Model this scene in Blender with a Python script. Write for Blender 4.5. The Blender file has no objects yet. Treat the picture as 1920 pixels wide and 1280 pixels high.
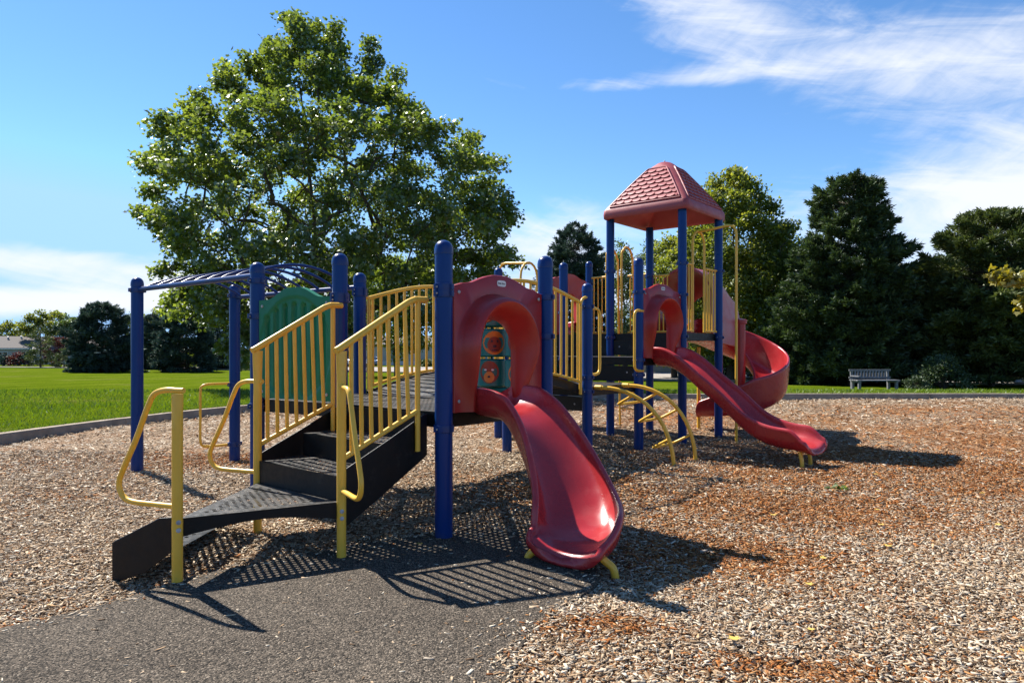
import bpy, math, random
import numpy as np
from math import radians as R, sin, cos, pi
from mathutils import Vector

# ------------------------------------------------------------------ scene, camera, light
S = bpy.context.scene
COL = S.collection
cam = bpy.data.cameras.new("camera")
camo = bpy.data.objects.new("camera", cam); COL.objects.link(camo)
cam.sensor_width = 36.0; cam.lens = 24.0; cam.shift_y = 0.0078
cam.clip_start = 0.05; cam.clip_end = 3000
camo.location = (0, 0, 1.36); camo.rotation_euler = (R(90), 0, 0)
S.camera = camo

SUN_EL = 48.0
SUN_DIR = Vector((-0.72 * cos(R(SUN_EL)), 0.694 * cos(R(SUN_EL)), sin(R(SUN_EL)))).normalized()
sun = bpy.data.lights.new("sun", 'SUN'); sun.energy = 5.0; sun.angle = R(0.55); sun.color = (1.0, 0.955, 0.88)
suno = bpy.data.objects.new("sun", sun); COL.objects.link(suno)
suno.rotation_euler = SUN_DIR.to_track_quat('Z', 'Y').to_euler()
SKY_STRENGTH = 0.089
S.view_settings.view_transform = 'Standard'; S.view_settings.look = 'None'
S.view_settings.exposure = 1.18; S.view_settings.gamma = 1.0
S.cycles.max_bounces = 6; S.cycles.transparent_max_bounces = 8

W = bpy.data.worlds.new("World"); S.world = W; W.use_nodes = True
def build_world():
    nt = W.node_tree; N = nt.nodes; L = nt.links; N.clear()
    out = N.new('ShaderNodeOutputWorld'); bg = N.new('ShaderNodeBackground')
    sky = N.new('ShaderNodeTexSky'); sky.sky_type = 'NISHITA'; sky.sun_disc = False
    sky.sun_elevation = R(SUN_EL); sky.sun_rotation = math.atan2(SUN_DIR.x, SUN_DIR.y)
    sky.air_density = 1.0; sky.dust_density = 0.1; sky.ozone_density = 3.0; sky.altitude = 1500
    tc = N.new('ShaderNodeTexCoord'); sep = N.new('ShaderNodeSeparateXYZ')
    L.new(tc.outputs['Generated'], sep.inputs[0])
    def m(op, a, b=None, c=None, clamp=False):
        n = N.new('ShaderNodeMath'); n.operation = op; n.use_clamp = clamp
        for i, v in enumerate((a, b, c)):
            if v is None: continue
            if isinstance(v, (int, float)): n.inputs[i].default_value = v
            else: L.new(v, n.inputs[i])
        return n.outputs[0]
    az = m('ARCTAN2', sep.outputs[0], sep.outputs[1])          # 0 = +Y, positive to +X
    el = m('ARCSINE', sep.outputs[2])
    def blob(a0, e0, wa, we, rot, gain):
        da = m('SUBTRACT', az, a0); de = m('SUBTRACT', el, e0)
        c, s = cos(rot), sin(rot)
        p = m('DIVIDE', m('ADD', m('MULTIPLY', da, c), m('MULTIPLY', de, s)), wa)
        q = m('DIVIDE', m('SUBTRACT', m('MULTIPLY', de, c), m('MULTIPLY', da, s)), we)
        d = m('ADD', m('MULTIPLY', p, p), m('MULTIPLY', q, q))
        return m('MULTIPLY', m('POWER', 2.718, m('MULTIPLY', d, -1.0)), gain)
    # cirrus veil upper right, bank low right, bands low left and centre, and some behind the viewer
    blobs = [(0.42, 0.39, 0.32, 0.075, -0.24, 0.98), (0.64, 0.33, 0.24, 0.065, 0.02, 0.72), (0.27, 0.46, 0.13, 0.07, -0.5, .72),
             (0.16, 0.368, 0.32, 0.014, -0.02, 0.85), (0.70, 0.175, 0.34, 0.085, 0.0, 2.0), (0.05, 0.165, 0.20, 0.060, 0.0, 1.35),
             (-0.60, 0.105, 0.26, 0.022, -0.03, 1.5), (-0.66, 0.055, 0.32, 0.022, 0.03, 1.7), (-0.2, 0.07, 0.40, 0.04, 0.0, 0.9), (0.3, 0.07, 0.5, 0.05, 0.0, 1.0),
             (-0.05, 0.5, 0.16, 0.05, -0.1, 0.22), (1.6, 0.3, 0.5, 0.1, 0.1, 1.0), (2.8, 0.4, 0.5, 0.12, -0.1, 0.9), (-2.2, 0.25, 0.6, 0.1, 0.1, 0.9)]
    mask = None
    for b in blobs:
        v = blob(*b); mask = v if mask is None else m('ADD', mask, v)
    comb = N.new('ShaderNodeCombineXYZ')
    # streaky coordinates: long across azimuth, short in elevation, slightly skewed
    L.new(m('MULTIPLY', m('ADD', az, m('MULTIPLY', el, 0.9)), 5.0), comb.inputs[0])
    L.new(m('MULTIPLY', m('ADD', el, m('MULTIPLY', az, 0.10)), 17.0), comb.inputs[1])
    n1 = N.new('ShaderNodeTexNoise'); n1.inputs['Scale'].default_value = 1.3; n1.inputs['Detail'].default_value = 9
    n1.inputs['Roughness'].default_value = 0.62; n1.inputs['Distortion'].default_value = 0.9
    L.new(comb.outputs[0], n1.inputs['Vector'])
    comb2 = N.new('ShaderNodeCombineXYZ')
    L.new(m('MULTIPLY', m('ADD', az, m('MULTIPLY', el, -0.8)), 26.0), comb2.inputs[0])
    L.new(m('MULTIPLY', m('ADD', el, m('MULTIPLY', az, -0.5)), 40.0), comb2.inputs[1])
    n2 = N.new('ShaderNodeTexNoise'); n2.inputs['Scale'].default_value = 1.0; n2.inputs['Detail'].default_value = 6
    n2.inputs['Roughness'].default_value = 0.6; n2.inputs['Distortion'].default_value = 0.4
    L.new(comb2.outputs[0], n2.inputs['Vector'])
    nz = m('ADD', m('MULTIPLY', n1.outputs['Fac'], 0.78), m('MULTIPLY', n2.outputs['Fac'], 0.22))
    # density = smooth( noise - (0.78 - 0.5*mask) )
    d = m('SUBTRACT', nz, m('SUBTRACT', 0.80, m('MULTIPLY', mask, 0.47)))
    mr = N.new('ShaderNodeMapRange'); mr.interpolation_type = 'SMOOTHSTEP'
    mr.inputs['From Min'].default_value = 0.0; mr.inputs['From Max'].default_value = 0.62
    mr.inputs['To Max'].default_value = 0.97
    L.new(d, mr.inputs['Value'])
    up = N.new('ShaderNodeMapRange'); up.inputs['From Min'].default_value = -0.01; up.inputs['From Max'].default_value = 0.02
    L.new(sep.outputs[2], up.inputs['Value'])
    fac = m('MULTIPLY', mr.outputs[0], up.outputs[0])
    mix = N.new('ShaderNodeMix'); mix.data_type = 'RGBA'
    L.new(fac, mix.inputs['Factor'])
    sat = N.new('ShaderNodeHueSaturation'); sat.inputs['Saturation'].default_value = 1.17; sat.inputs['Value'].default_value = 1.0
    L.new(sky.outputs[0], sat.inputs['Color'])
    mn = N.new('ShaderNodeVectorMath'); mn.operation = 'MINIMUM'; mn.inputs[1].default_value = (2.25, 3.9, 6.6)   # the camera-side sky is never whiter than this
    L.new(sat.outputs[0], mn.inputs[0]); L.new(mn.outputs[0], mix.inputs['A'])
    mix.inputs['B'].default_value = (4.9, 5.1, 5.5, 1)
    L.new(mix.outputs['Result'], bg.inputs['Color']); bg.inputs['Strength'].default_value = SKY_STRENGTH
    L.new(bg.outputs[0], out.inputs[0])
build_world()

# ------------------------------------------------------------------ materials
def mk(name):
    m = bpy.data.materials.new(name); m.use_nodes = True
    nt = m.node_tree; return m, nt, nt.nodes, nt.links, nt.nodes['Principled BSDF']

def ramp(N, stops, interp='LINEAR'):
    r = N.new('ShaderNodeValToRGB'); r.color_ramp.interpolation = interp
    e = r.color_ramp.elements
    while len(e) < len(stops): e.new(0.5)
    for el_, (p, c) in zip(e, stops):
        el_.position = p; el_.color = (*c, 1)
    return r

def tex(N, L, kind, scale, detail=4, rough=0.55, coord='Object', stretch=None):
    tc = N.new('ShaderNodeTexCoord'); src = tc.outputs[coord]
    if stretch:
        mp = N.new('ShaderNodeMapping'); mp.inputs['Scale'].default_value = stretch
        L.new(src, mp.inputs['Vector']); src = mp.outputs[0]
    t = N.new('ShaderNodeTex' + kind); t.inputs['Scale'].default_value = scale
    if kind == 'Noise':
        t.inputs['Detail'].default_value = detail; t.inputs['Roughness'].default_value = rough
    L.new(src, t.inputs['Vector']); return t

def surf(name, c1, c2, rough=0.5, rvar=0.12, scale=6, bump=0.0, bscale=60, spec=0.5, coat=0.0, wear=None, stretch=None):
    """two-tone worn surface: large patches of c1/c2, roughness variation, fine bump, optional scuff colour"""
    m, nt, N, L, P = mk(name)
    t = tex(N, L, 'Noise', scale, 6, 0.6, stretch=stretch)
    r = ramp(N, [(0.35, c1), (0.68, c2)]); L.new(t.outputs['Fac'], r.inputs[0]); colr = r.outputs[0]
    if wear:
        t2 = tex(N, L, 'Noise', 38, 8, 0.75)
        mr = N.new('ShaderNodeMapRange'); mr.inputs['From Min'].default_value = 0.62; mr.inputs['From Max'].default_value = 0.74
        mr.inputs['To Max'].default_value = 0.65
        L.new(t2.outputs['Fac'], mr.inputs['Value'])
        mx = N.new('ShaderNodeMix'); mx.data_type = 'RGBA'; mx.inputs['B'].default_value = (*wear, 1)
        L.new(mr.outputs[0], mx.inputs['Factor']); L.new(colr, mx.inputs['A']); colr = mx.outputs['Result']
    L.new(colr, P.inputs['Base Color'])
    t3 = tex(N, L, 'Noise', scale * 3.1, 5)
    mr2 = N.new('ShaderNodeMapRange'); mr2.inputs['From Min'].default_value = 0.3; mr2.inputs['From Max'].default_value = 0.7
    mr2.inputs['To Min'].default_value = max(0.02, rough - rvar); mr2.inputs['To Max'].default_value = min(1, rough + rvar)
    L.new(t3.outputs['Fac'], mr2.inputs['Value']); L.new(mr2.outputs[0], P.inputs['Roughness'])
    P.inputs['Specular IOR Level'].default_value = spec if rough < .75 else min(spec, .12)
    if coat: P.inputs['Coat Weight'].default_value = coat; P.inputs['Coat Roughness'].default_value = 0.12
    if bump:
        b = N.new('ShaderNodeBump'); b.inputs['Strength'].default_value = bump; b.inputs['Distance'].default_value = 0.01
        t4 = tex(N, L, 'Noise', bscale, 4); L.new(t4.outputs['Fac'], b.inputs['Height']); L.new(b.outputs[0], P.inputs['Normal'])
    return m

M = {}
M['red'] = surf('red moulded plastic', (0.30, 0.016, 0.012), (0.37, 0.022, 0.016), 0.36, 0.06, 2.5, 0.05, 160, wear=(0.40, 0.04, 0.03))
M['slide'] = surf('red slide plastic', (0.3264, 0.0192, 0.02304), (0.3936, 0.03264, 0.03552), 0.27, 0.09, 2.2, 0.04, 120, wear=(0.4416, 0.0672, 0.0624))
M['roof'] = surf('faded red roof plastic', (0.288, 0.044, 0.048), (0.352, 0.068, 0.068), 0.50, 0.10, 3.0, 0.10, 120)
M['blue'] = surf('blue powder coat', (0.0008, 0.029, 0.150), (0.0015, 0.037, 0.178), 0.30, 0.03, 3.5, 0.0, 200, spec=0.22, stretch=(1, 1, .25))
M['yellow'] = surf('yellow powder coat', (0.77, 0.42, 0.038), (0.82, 0.48, 0.060), 0.36, 0.08, 5, 0.03, 150, spec=0.4, wear=(0.70, 0.48, 0.14))
M['green'] = surf('green moulded plastic', (0.003, 0.125, 0.055), (0.006, 0.16, 0.078), 0.42, 0.08, 3, 0.05, 160, spec=0.3)
M['teal'] = surf('teal moulded plastic', (0.010, 0.17, 0.15), (0.014, 0.21, 0.18), 0.42, 0.08, 4)
M['black'] = surf('black vinyl coated steel', (0.006, 0.006, 0.006), (0.011, 0.0105, 0.010), 0.42, 0.12, 7, 0.12, 220, spec=0.22, wear=(0.035, 0.032, 0.03))
M['deck'] = surf('worn grey black deck vinyl', (0.0224, 0.0216, 0.02), (0.048, 0.0456, 0.0424), 0.38, 0.12, 9, 0.12, 180, spec=0.4, wear=(0.08, 0.076, 0.068))
M['bolt'] = surf('zinc bolt', (0.25, 0.25, 0.25), (0.45, 0.45, 0.44), 0.35, 0.1, 40)
M['orange'] = surf('orange plastic', (0.50, 0.18, 0.02), (0.58, 0.23, 0.03), 0.45, 0.08, 8)
M['brown'] = surf('brown red plastic', (0.18, 0.035, 0.015), (0.24, 0.05, 0.02), 0.45, 0.08, 8)
M['white'] = surf('white plastic', (0.62, 0.60, 0.56), (0.75, 0.73, 0.70), 0.45, 0.08, 20)
M['ink'] = surf('dark ink', (0.02, 0.018, 0.03), (0.03, 0.025, 0.04), 0.5, 0.05, 20)
M['concrete'] = surf('weathered concrete', (0.2112, 0.1716, 0.1287), (0.3168, 0.264, 0.2046), 0.9, 0.05, 4.5, 0.45, 70, wear=(0.1452, 0.1254, 0.1089))
M['bench'] = surf('grey recycled plank', (0.1292, 0.1292, 0.1368), (0.2052, 0.2052, 0.2128), 0.8, 0.1, 12, 0.2, 90)
M['bark'] = surf('grey brown bark', (0.055, 0.042, 0.032), (0.12, 0.095, 0.075), 0.95, 0.05, 9, 0.9, 26, stretch=(3, 3, .6))
M['siding'] = surf('pale grey siding', (0.35, 0.35, 0.343), (0.406, 0.406, 0.399), 0.8, 0.08, 1.0, 0.2, 3, stretch=(.2, .2, 9))
M['beige'] = surf('beige stucco', (0.375, 0.3375, 0.27), (0.42, 0.375, 0.3075), 0.85, 0.05, 1.5, 0.2, 40)
M['shingle'] = surf('brown roof shingles', (0.125, 0.112, 0.102), (0.175, 0.158, 0.146), 0.9, 0.05, 14, 0.6, 8)
M['trim'] = surf('white trim', (0.527, 0.527, 0.51), (0.612, 0.612, 0.595), 0.6, 0.1, 3)
M['glass'] = surf('dark window glass', (0.012, 0.016, 0.02), (0.02, 0.026, 0.032), 0.08, 0.03, 2, spec=0.8)
M['paint_white'] = surf('white car paint', (0.558, 0.576, 0.576), (0.612, 0.621, 0.621), 0.25, 0.06, 2, coat=0.8)
M['paint_silver'] = surf('silver car paint', (0.36, 0.38, 0.40), (0.42, 0.44, 0.46), 0.3, 0.06, 2, coat=0.8)
M['paint_blue'] = surf('blue grey car paint', (0.10, 0.14, 0.18), (0.13, 0.17, 0.22), 0.28, 0.06, 2, coat=0.8)
M['tyre'] = surf('tyre rubber', (0.012, 0.012, 0.012), (0.02, 0.02, 0.02), 0.85, 0.05, 10)
M['rim'] = surf('wheel alloy', (0.32, 0.32, 0.33), (0.42, 0.42, 0.43), 0.3, 0.08, 9)
M['lamp_red'] = surf('red lamp lens', (0.30, 0.01, 0.01), (0.36, 0.015, 0.012), 0.2, 0.05, 9)
M['sign_red'] = surf('red sign face', (0.42, 0.012, 0.012), (0.48, 0.02, 0.018), 0.5, 0.06, 5)
M['galv'] = surf('galvanised post', (0.26, 0.26, 0.26), (0.36, 0.36, 0.36), 0.5, 0.1, 9)
M['cargo'] = surf('dark bin plastic', (0.015, 0.016, 0.018), (0.03, 0.03, 0.033), 0.6, 0.1, 6)

def add_layer(mat, scale, lo, hi, colour, amount, detail=6, rough=.7, stretch=None, zfade=None):
    """mix a stain / scuff / rust colour over a surf() material where a noise is high (optionally only near the part's foot)"""
    nt = mat.node_tree; N = nt.nodes; L = nt.links; P = N['Principled BSDF']; src = P.inputs['Base Color'].links[0].from_socket
    t = tex(N, L, 'Noise', scale, detail, rough, stretch=stretch); mr = N.new('ShaderNodeMapRange')
    mr.inputs['From Min'].default_value = lo; mr.inputs['From Max'].default_value = hi; mr.inputs['To Max'].default_value = amount
    L.new(t.outputs['Fac'], mr.inputs['Value']); f = mr.outputs[0]
    if zfade:
        tc = N.new('ShaderNodeTexCoord'); sp = N.new('ShaderNodeSeparateXYZ'); L.new(tc.outputs['Object'], sp.inputs[0]); m2 = N.new('ShaderNodeMapRange')
        m2.inputs['From Min'].default_value = zfade[1]; m2.inputs['From Max'].default_value = zfade[0]; L.new(sp.outputs[2], m2.inputs['Value'])
        mm = N.new('ShaderNodeMath'); mm.operation = 'MULTIPLY'; L.new(f, mm.inputs[0]); L.new(m2.outputs[0], mm.inputs[1]); f = mm.outputs[0]
    mx = N.new('ShaderNodeMix'); mx.data_type = 'RGBA'; mx.inputs['B'].default_value = (*colour, 1)
    L.new(f, mx.inputs['Factor']); L.new(src, mx.inputs['A']); L.new(mx.outputs['Result'], P.inputs['Base Color'])
add_layer(M['blue'], 5.0, .40, .62, (0.09, 0.075, 0.06), .40, zfade=(0.15, .36))          # dust splashed on the post feet
add_layer(M['blue'], 60, .71, .77, (0.03, 0.08, 0.25), .45, stretch=(1, 1, .12))            # scratches
add_layer(M['yellow'], 9, .66, .74, (0.20, 0.085, 0.02), .85, 8, .8)                       # rust and worn paint
add_layer(M['yellow'], 45, .64, .72, (0.42, 0.30, 0.13), .6)
add_layer(M['slide'], 1.6, .52, .70, (0.40, 0.075, 0.07), .55, 6, .75)                     # chalky fading
add_layer(M['slide'], 26, .66, .74, (0.42, 0.12, 0.105), .45, 8, .8, stretch=(1, 1, .4))
add_layer(M['red'], 2.2, .52, .72, (0.36, 0.036, 0.028), .5, 6, .75)
add_layer(M['red'], 30, .68, .76, (0.38, 0.07, 0.055), .4, 8, .8)
add_layer(M['black'], 6, .56, .72, (0.055, 0.048, 0.04), .5, 7, .75)
add_layer(M['deck'], 5, .50, .66, (0.13, 0.11, 0.09), .6, 7, .75)
add_layer(M['concrete'], 1.2, .5, .68, (0.20, 0.165, 0.125), .6, 7, .7)

def foliage(name, dark, mid, light, trans, rough=0.45, glossy=0.10, tw=0.35, patch=0.35):
    m, nt, N, L, P = mk(name); N.remove(P); out = N['Material Output']
    g = N.new('ShaderNodeNewGeometry')
    t = tex(N, L, 'Noise', patch, 3, 0.6)
    ad = N.new('ShaderNodeMath'); ad.operation = 'MULTIPLY_ADD'; ad.inputs[1].default_value = 0.55
    su = N.new('ShaderNodeMath'); su.operation = 'MULTIPLY_ADD'; su.inputs[1].default_value = 0.9; su.inputs[2].default_value = -0.22
    L.new(t.outputs['Fac'], su.inputs[0])
    L.new(g.outputs['Random Per Island'], ad.inputs[0]); L.new(su.outputs[0], ad.inputs[2])
    r = ramp(N, [(0.12, dark), (0.5, mid), (0.92, light)]); L.new(ad.outputs[0], r.inputs[0])
    d = N.new('ShaderNodeBsdfDiffuse'); L.new(r.outputs[0], d.inputs['Color'])
    tr = N.new('ShaderNodeBsdfTranslucent')
    mul = N.new('ShaderNodeMix'); mul.data_type = 'RGBA'; mul.blend_type = 'MULTIPLY'; mul.inputs['Factor'].default_value = 1
    mul.inputs['B'].default_value = (*trans, 1); L.new(r.outputs[0], mul.inputs['A']); L.new(mul.outputs['Result'], tr.inputs['Color'])
    m1 = N.new('ShaderNodeMixShader'); m1.inputs[0].default_value = tw
    L.new(d.outputs[0], m1.inputs[1]); L.new(tr.outputs[0], m1.inputs[2])
    gl = N.new('ShaderNodeBsdfGlossy'); gl.inputs['Roughness'].default_value = rough; gl.inputs['Color'].default_value = (0.8, 0.85, 0.8, 1)
    m2 = N.new('ShaderNodeMixShader'); m2.inputs[0].default_value = glossy
    L.new(m1.outputs[0], m2.inputs[1]); L.new(gl.outputs[0], m2.inputs[2])
    L.new(m2.outputs[0], out.inputs['Surface']); return m
M['maple'] = foliage('maple leaves', (0.040, 0.060, 0.011), (0.086, 0.118, 0.020), (0.165, 0.192, 0.038), (2.3, 2.3, 1.1), 0.40, 0.10, 0.48)
M['ash'] = foliage('yellowing leaves', (0.051, 0.07225, 0.0119), (0.1062, 0.1318, 0.0204), (0.1955, 0.1913, 0.034), (2.3, 2.2, 1.0), 0.5, 0.05, 0.48)
M['poplar'] = foliage('poplar leaves', (0.03825, 0.06375, 0.017), (0.07225, 0.1062, 0.0289), (0.1275, 0.153, 0.051), (2.1, 2.1, 1.1), 0.45, 0.08, 0.35)
M['gold'] = foliage('golden maple leaves', (0.15, 0.1425, 0.01125), (0.255, 0.225, 0.0165), (0.345, 0.285, 0.0225), (1.2, 1.125, 0.525), 0.5, 0.06, 0.45)
M['spruce'] = foliage('blue green needles', (0.018, 0.034, 0.025), (0.042, 0.070, 0.053), (0.10, 0.14, 0.11), (1, 1.1, 0.9), 0.55, 0.05, 0.16, 0.8)
M['pine'] = foliage('dark green needles', (0.018, 0.032, 0.014), (0.045, 0.070, 0.027), (0.11, 0.145, 0.048), (1.2, 1.3, 0.7), 0.55, 0.05, 0.2, 0.7)
M['juniper'] = foliage('olive green needles', (0.026, 0.042, 0.012), (0.070, 0.092, 0.026), (0.16, 0.175, 0.05), (1.2, 1.3, 0.7), 0.55, 0.05, 0.22, 0.7)
M['leaf_fallen'] = surf('yellow fallen leaf', (0.464, 0.304, 0.048), (0.528, 0.368, 0.08), 0.6, 0.1, 30)
M['redleaf'] = foliage('reddish leaves', (0.05, 0.014, 0.012), (0.09, 0.025, 0.02), (0.12, 0.05, 0.03), (1.4, 1, 1), 0.5, 0.05, 0.3)

def chips_mat():
    m, nt, N, L, P = mk('wood chip colours')
    a = N.new('ShaderNodeAttribute'); a.attribute_name = 'chip_colour'
    t = tex(N, L, 'Noise', 90, 3, 0.6)
    mx = N.new('ShaderNodeMix'); mx.data_type = 'RGBA'; mx.blend_type = 'MULTIPLY'; mx.inputs['Factor'].default_value = 0.6
    r = ramp(N, [(0.3, (0.65, 0.62, 0.58)), (0.7, (1.0, 1.0, 1.0))]); L.new(t.outputs['Fac'], r.inputs[0])
    L.new(a.outputs['Color'], mx.inputs['A']); L.new(r.outputs[0], mx.inputs['B'])
    L.new(mx.outputs['Result'], P.inputs['Base Color']); P.inputs['Roughness'].default_value = 0.8
    P.inputs['Specular IOR Level'].default_value = 0.08
    return m
M['chips'] = chips_mat()

def bed_mat():
    m, nt, N, L, P = mk('wood chip bed')
    v = tex(N, L, 'Voronoi', 34, stretch=(1, 2.4, 1)); v.inputs['Randomness'].default_value = 1
    v2 = tex(N, L, 'Voronoi', 30, stretch=(2.5, 1, 1))
    mxv = N.new('ShaderNodeMix'); mxv.data_type = 'RGBA'; mxv.inputs['Factor'].default_value = 0.5
    L.new(v.outputs['Color'], mxv.inputs['A']); L.new(v2.outputs['Color'], mxv.inputs['B'])
    sp = N.new('ShaderNodeSeparateColor'); L.new(mxv.outputs['Result'], sp.inputs[0])
    ra = ramp(N, [(0.2, (0.07, 0.042, 0.024)), (0.5, (0.24, 0.16, 0.095)), (0.75, (0.37, 0.28, 0.20))]); L.new(sp.outputs[0], ra.inputs[0])
    big = tex(N, L, 'Noise', 0.45, 4, 0.6)
    mr = N.new('ShaderNodeMapRange'); mr.inputs['From Min'].default_value = 0.45; mr.inputs['From Max'].default_value = 0.65
    L.new(big.outputs['Fac'], mr.inputs['Value'])
    rb = ramp(N, [(0.2, (0.065, 0.028, 0.011)), (0.5, (0.24, 0.10, 0.033)), (0.75, (0.33, 0.175, 0.08))]); L.new(sp.outputs[1], rb.inputs[0])
    mx = N.new('ShaderNodeMix'); mx.data_type = 'RGBA'; L.new(mr.outputs[0], mx.inputs['Factor'])
    L.new(ra.outputs[0], mx.inputs['A']); L.new(rb.outputs[0], mx.inputs['B']); L.new(mx.outputs['Result'], P.inputs['Base Color'])
    P.inputs['Roughness'].default_value = 0.9; P.inputs['Specular IOR Level'].default_value = 0.08
    b = N.new('ShaderNodeBump'); b.inputs['Strength'].default_value = 0.9; b.inputs['Distance'].default_value = 0.02
    L.new(sp.outputs[2], b.inputs['Height']); L.new(b.outputs[0], P.inputs['Normal'])
    return m
M['bed'] = bed_mat()

def pad_mat():
    m, nt, N, L, P = mk('granular rubber surfacing')
    v = tex(N, L, 'Voronoi', 150); 
    sp = N.new('ShaderNodeSeparateColor'); L.new(v.outputs['Color'], sp.inputs[0])
    r = ramp(N, [(0.0, (0.012, 0.0105, 0.009)), (0.35, (0.040, 0.034, 0.0275)), (0.65, (0.078, 0.064, 0.050)), (0.92, (0.125, 0.100, 0.077)), (1.0, (0.22, 0.185, 0.145))])
    L.new(sp.outputs[0], r.inputs[0])
    big = tex(N, L, 'Noise', 1.6, 6, 0.65)
    rb = ramp(N, [(0.28, (0.82, 0.81, 0.80)), (0.45, (1.22, 1.21, 1.19)), (0.62, (1.38, 1.37, 1.34)), (0.75, (1.75, 1.70, 1.62))]); L.new(big.outputs['Fac'], rb.inputs[0])
    mx = N.new('ShaderNodeMix'); mx.data_type = 'RGBA'; mx.blend_type = 'MULTIPLY'; mx.inputs['Factor'].default_value = 1
    L.new(r.outputs[0], mx.inputs['A']); L.new(rb.outputs[0], mx.inputs['B']); L.new(mx.outputs['Result'], P.inputs['Base Color'])
    P.inputs['Roughness'].default_value = 0.9; P.inputs['Specular IOR Level'].default_value = 0.1
    b = N.new('ShaderNodeBump'); b.inputs['Strength'].default_value = 1.0; b.inputs['Distance'].default_value = 0.006
    L.new(v.outputs['Distance'], b.inputs['Height']); b.invert = True; L.new(b.outputs[0], P.inputs['Normal'])
    return m
M['pad'] = pad_mat()

def lawn_mat():
    m, nt, N, L, P = mk('mown lawn')
    t = tex(N, L, 'Noise', 0.35, 6, 0.65)
    r = ramp(N, [(0.30, (0.068, 0.106, 0.006)), (0.55, (0.092, 0.132, 0.008)), (0.72, (0.118, 0.150, 0.014))]); L.new(t.outputs['Fac'], r.inputs[0])
    f = tex(N, L, 'Noise', 38, 6, 0.8, stretch=(1, 1, 1))
    rf = ramp(N, [(0.3, (0.55, 0.58, 0.5)), (0.7, (1.25, 1.2, 1.15))]); L.new(f.outputs['Fac'], rf.inputs[0])
    mx = N.new('ShaderNodeMix'); mx.data_type = 'RGBA'; mx.blend_type = 'MULTIPLY'; mx.inputs['Factor'].default_value = 1
    L.new(r.outputs[0], mx.inputs['A']); L.new(rf.outputs[0], mx.inputs['B'])
    # dry straw patches
    dz = tex(N, L, 'Noise', 0.22, 5, 0.7, stretch=(.6, 1.6, 1))
    mr = N.new('ShaderNodeMapRange'); mr.inputs['From Min'].default_value = 0.54; mr.inputs['From Max'].default_value = 0.70; mr.inputs['To Max'].default_value = 0.65
    L.new(dz.outputs['Fac'], mr.inputs['Value'])
    m3 = N.new('ShaderNodeMix'); m3.data_type = 'RGBA'; m3.inputs['B'].default_value = (0.17, 0.155, 0.05, 1)
    L.new(mr.outputs[0], m3.inputs['Factor']); L.new(mx.outputs['Result'], m3.inputs['A'])
    wv = tex(N, L, 'Wave', 0.28, stretch=(.35, 1, 1)); wv.inputs['Distortion'].default_value = 1.5; wv.inputs['Detail'].default_value = 2
    rw_ = ramp(N, [(0.3, (0.94, 0.95, 0.94)), (0.7, (1.05, 1.03, 1.03))]); L.new(wv.outputs['Fac'], rw_.inputs[0])
    m4 = N.new('ShaderNodeMix'); m4.data_type = 'RGBA'; m4.blend_type = 'MULTIPLY'; m4.inputs['Factor'].default_value = 1
    L.new(m3.outputs['Result'], m4.inputs['A']); L.new(rw_.outputs[0], m4.inputs['B']); m3 = m4
    L.new(m3.outputs['Result'], P.inputs['Base Color']); P.inputs['Roughness'].default_value = 1.0; P.inputs['Specular IOR Level'].default_value = 0.0
    b = N.new('ShaderNodeBump'); b.inputs['Strength'].default_value = 0.8; b.inputs['Distance'].default_value = 0.05
    L.new(f.outputs['Fac'], b.inputs['Height']); L.new(b.outputs[0], P.inputs['Normal'])
    return m
M['lawn'] = lawn_mat()
M['blade'] = foliage('grass blades', (0.0833, 0.1421, 0.00588), (0.1225, 0.1911, 0.00882), (0.1862, 0.245, 0.0294), (1.47, 1.47, 0.686), 0.5, 0.04, 0.3, 0.4)
M['road'] = surf('pale concrete street', (0.2592, 0.2304, 0.2016), (0.3168, 0.288, 0.2592), 0.9, 0.05, 0.8, 0.2, 30, wear=(0.216, 0.1944, 0.1728))

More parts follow.
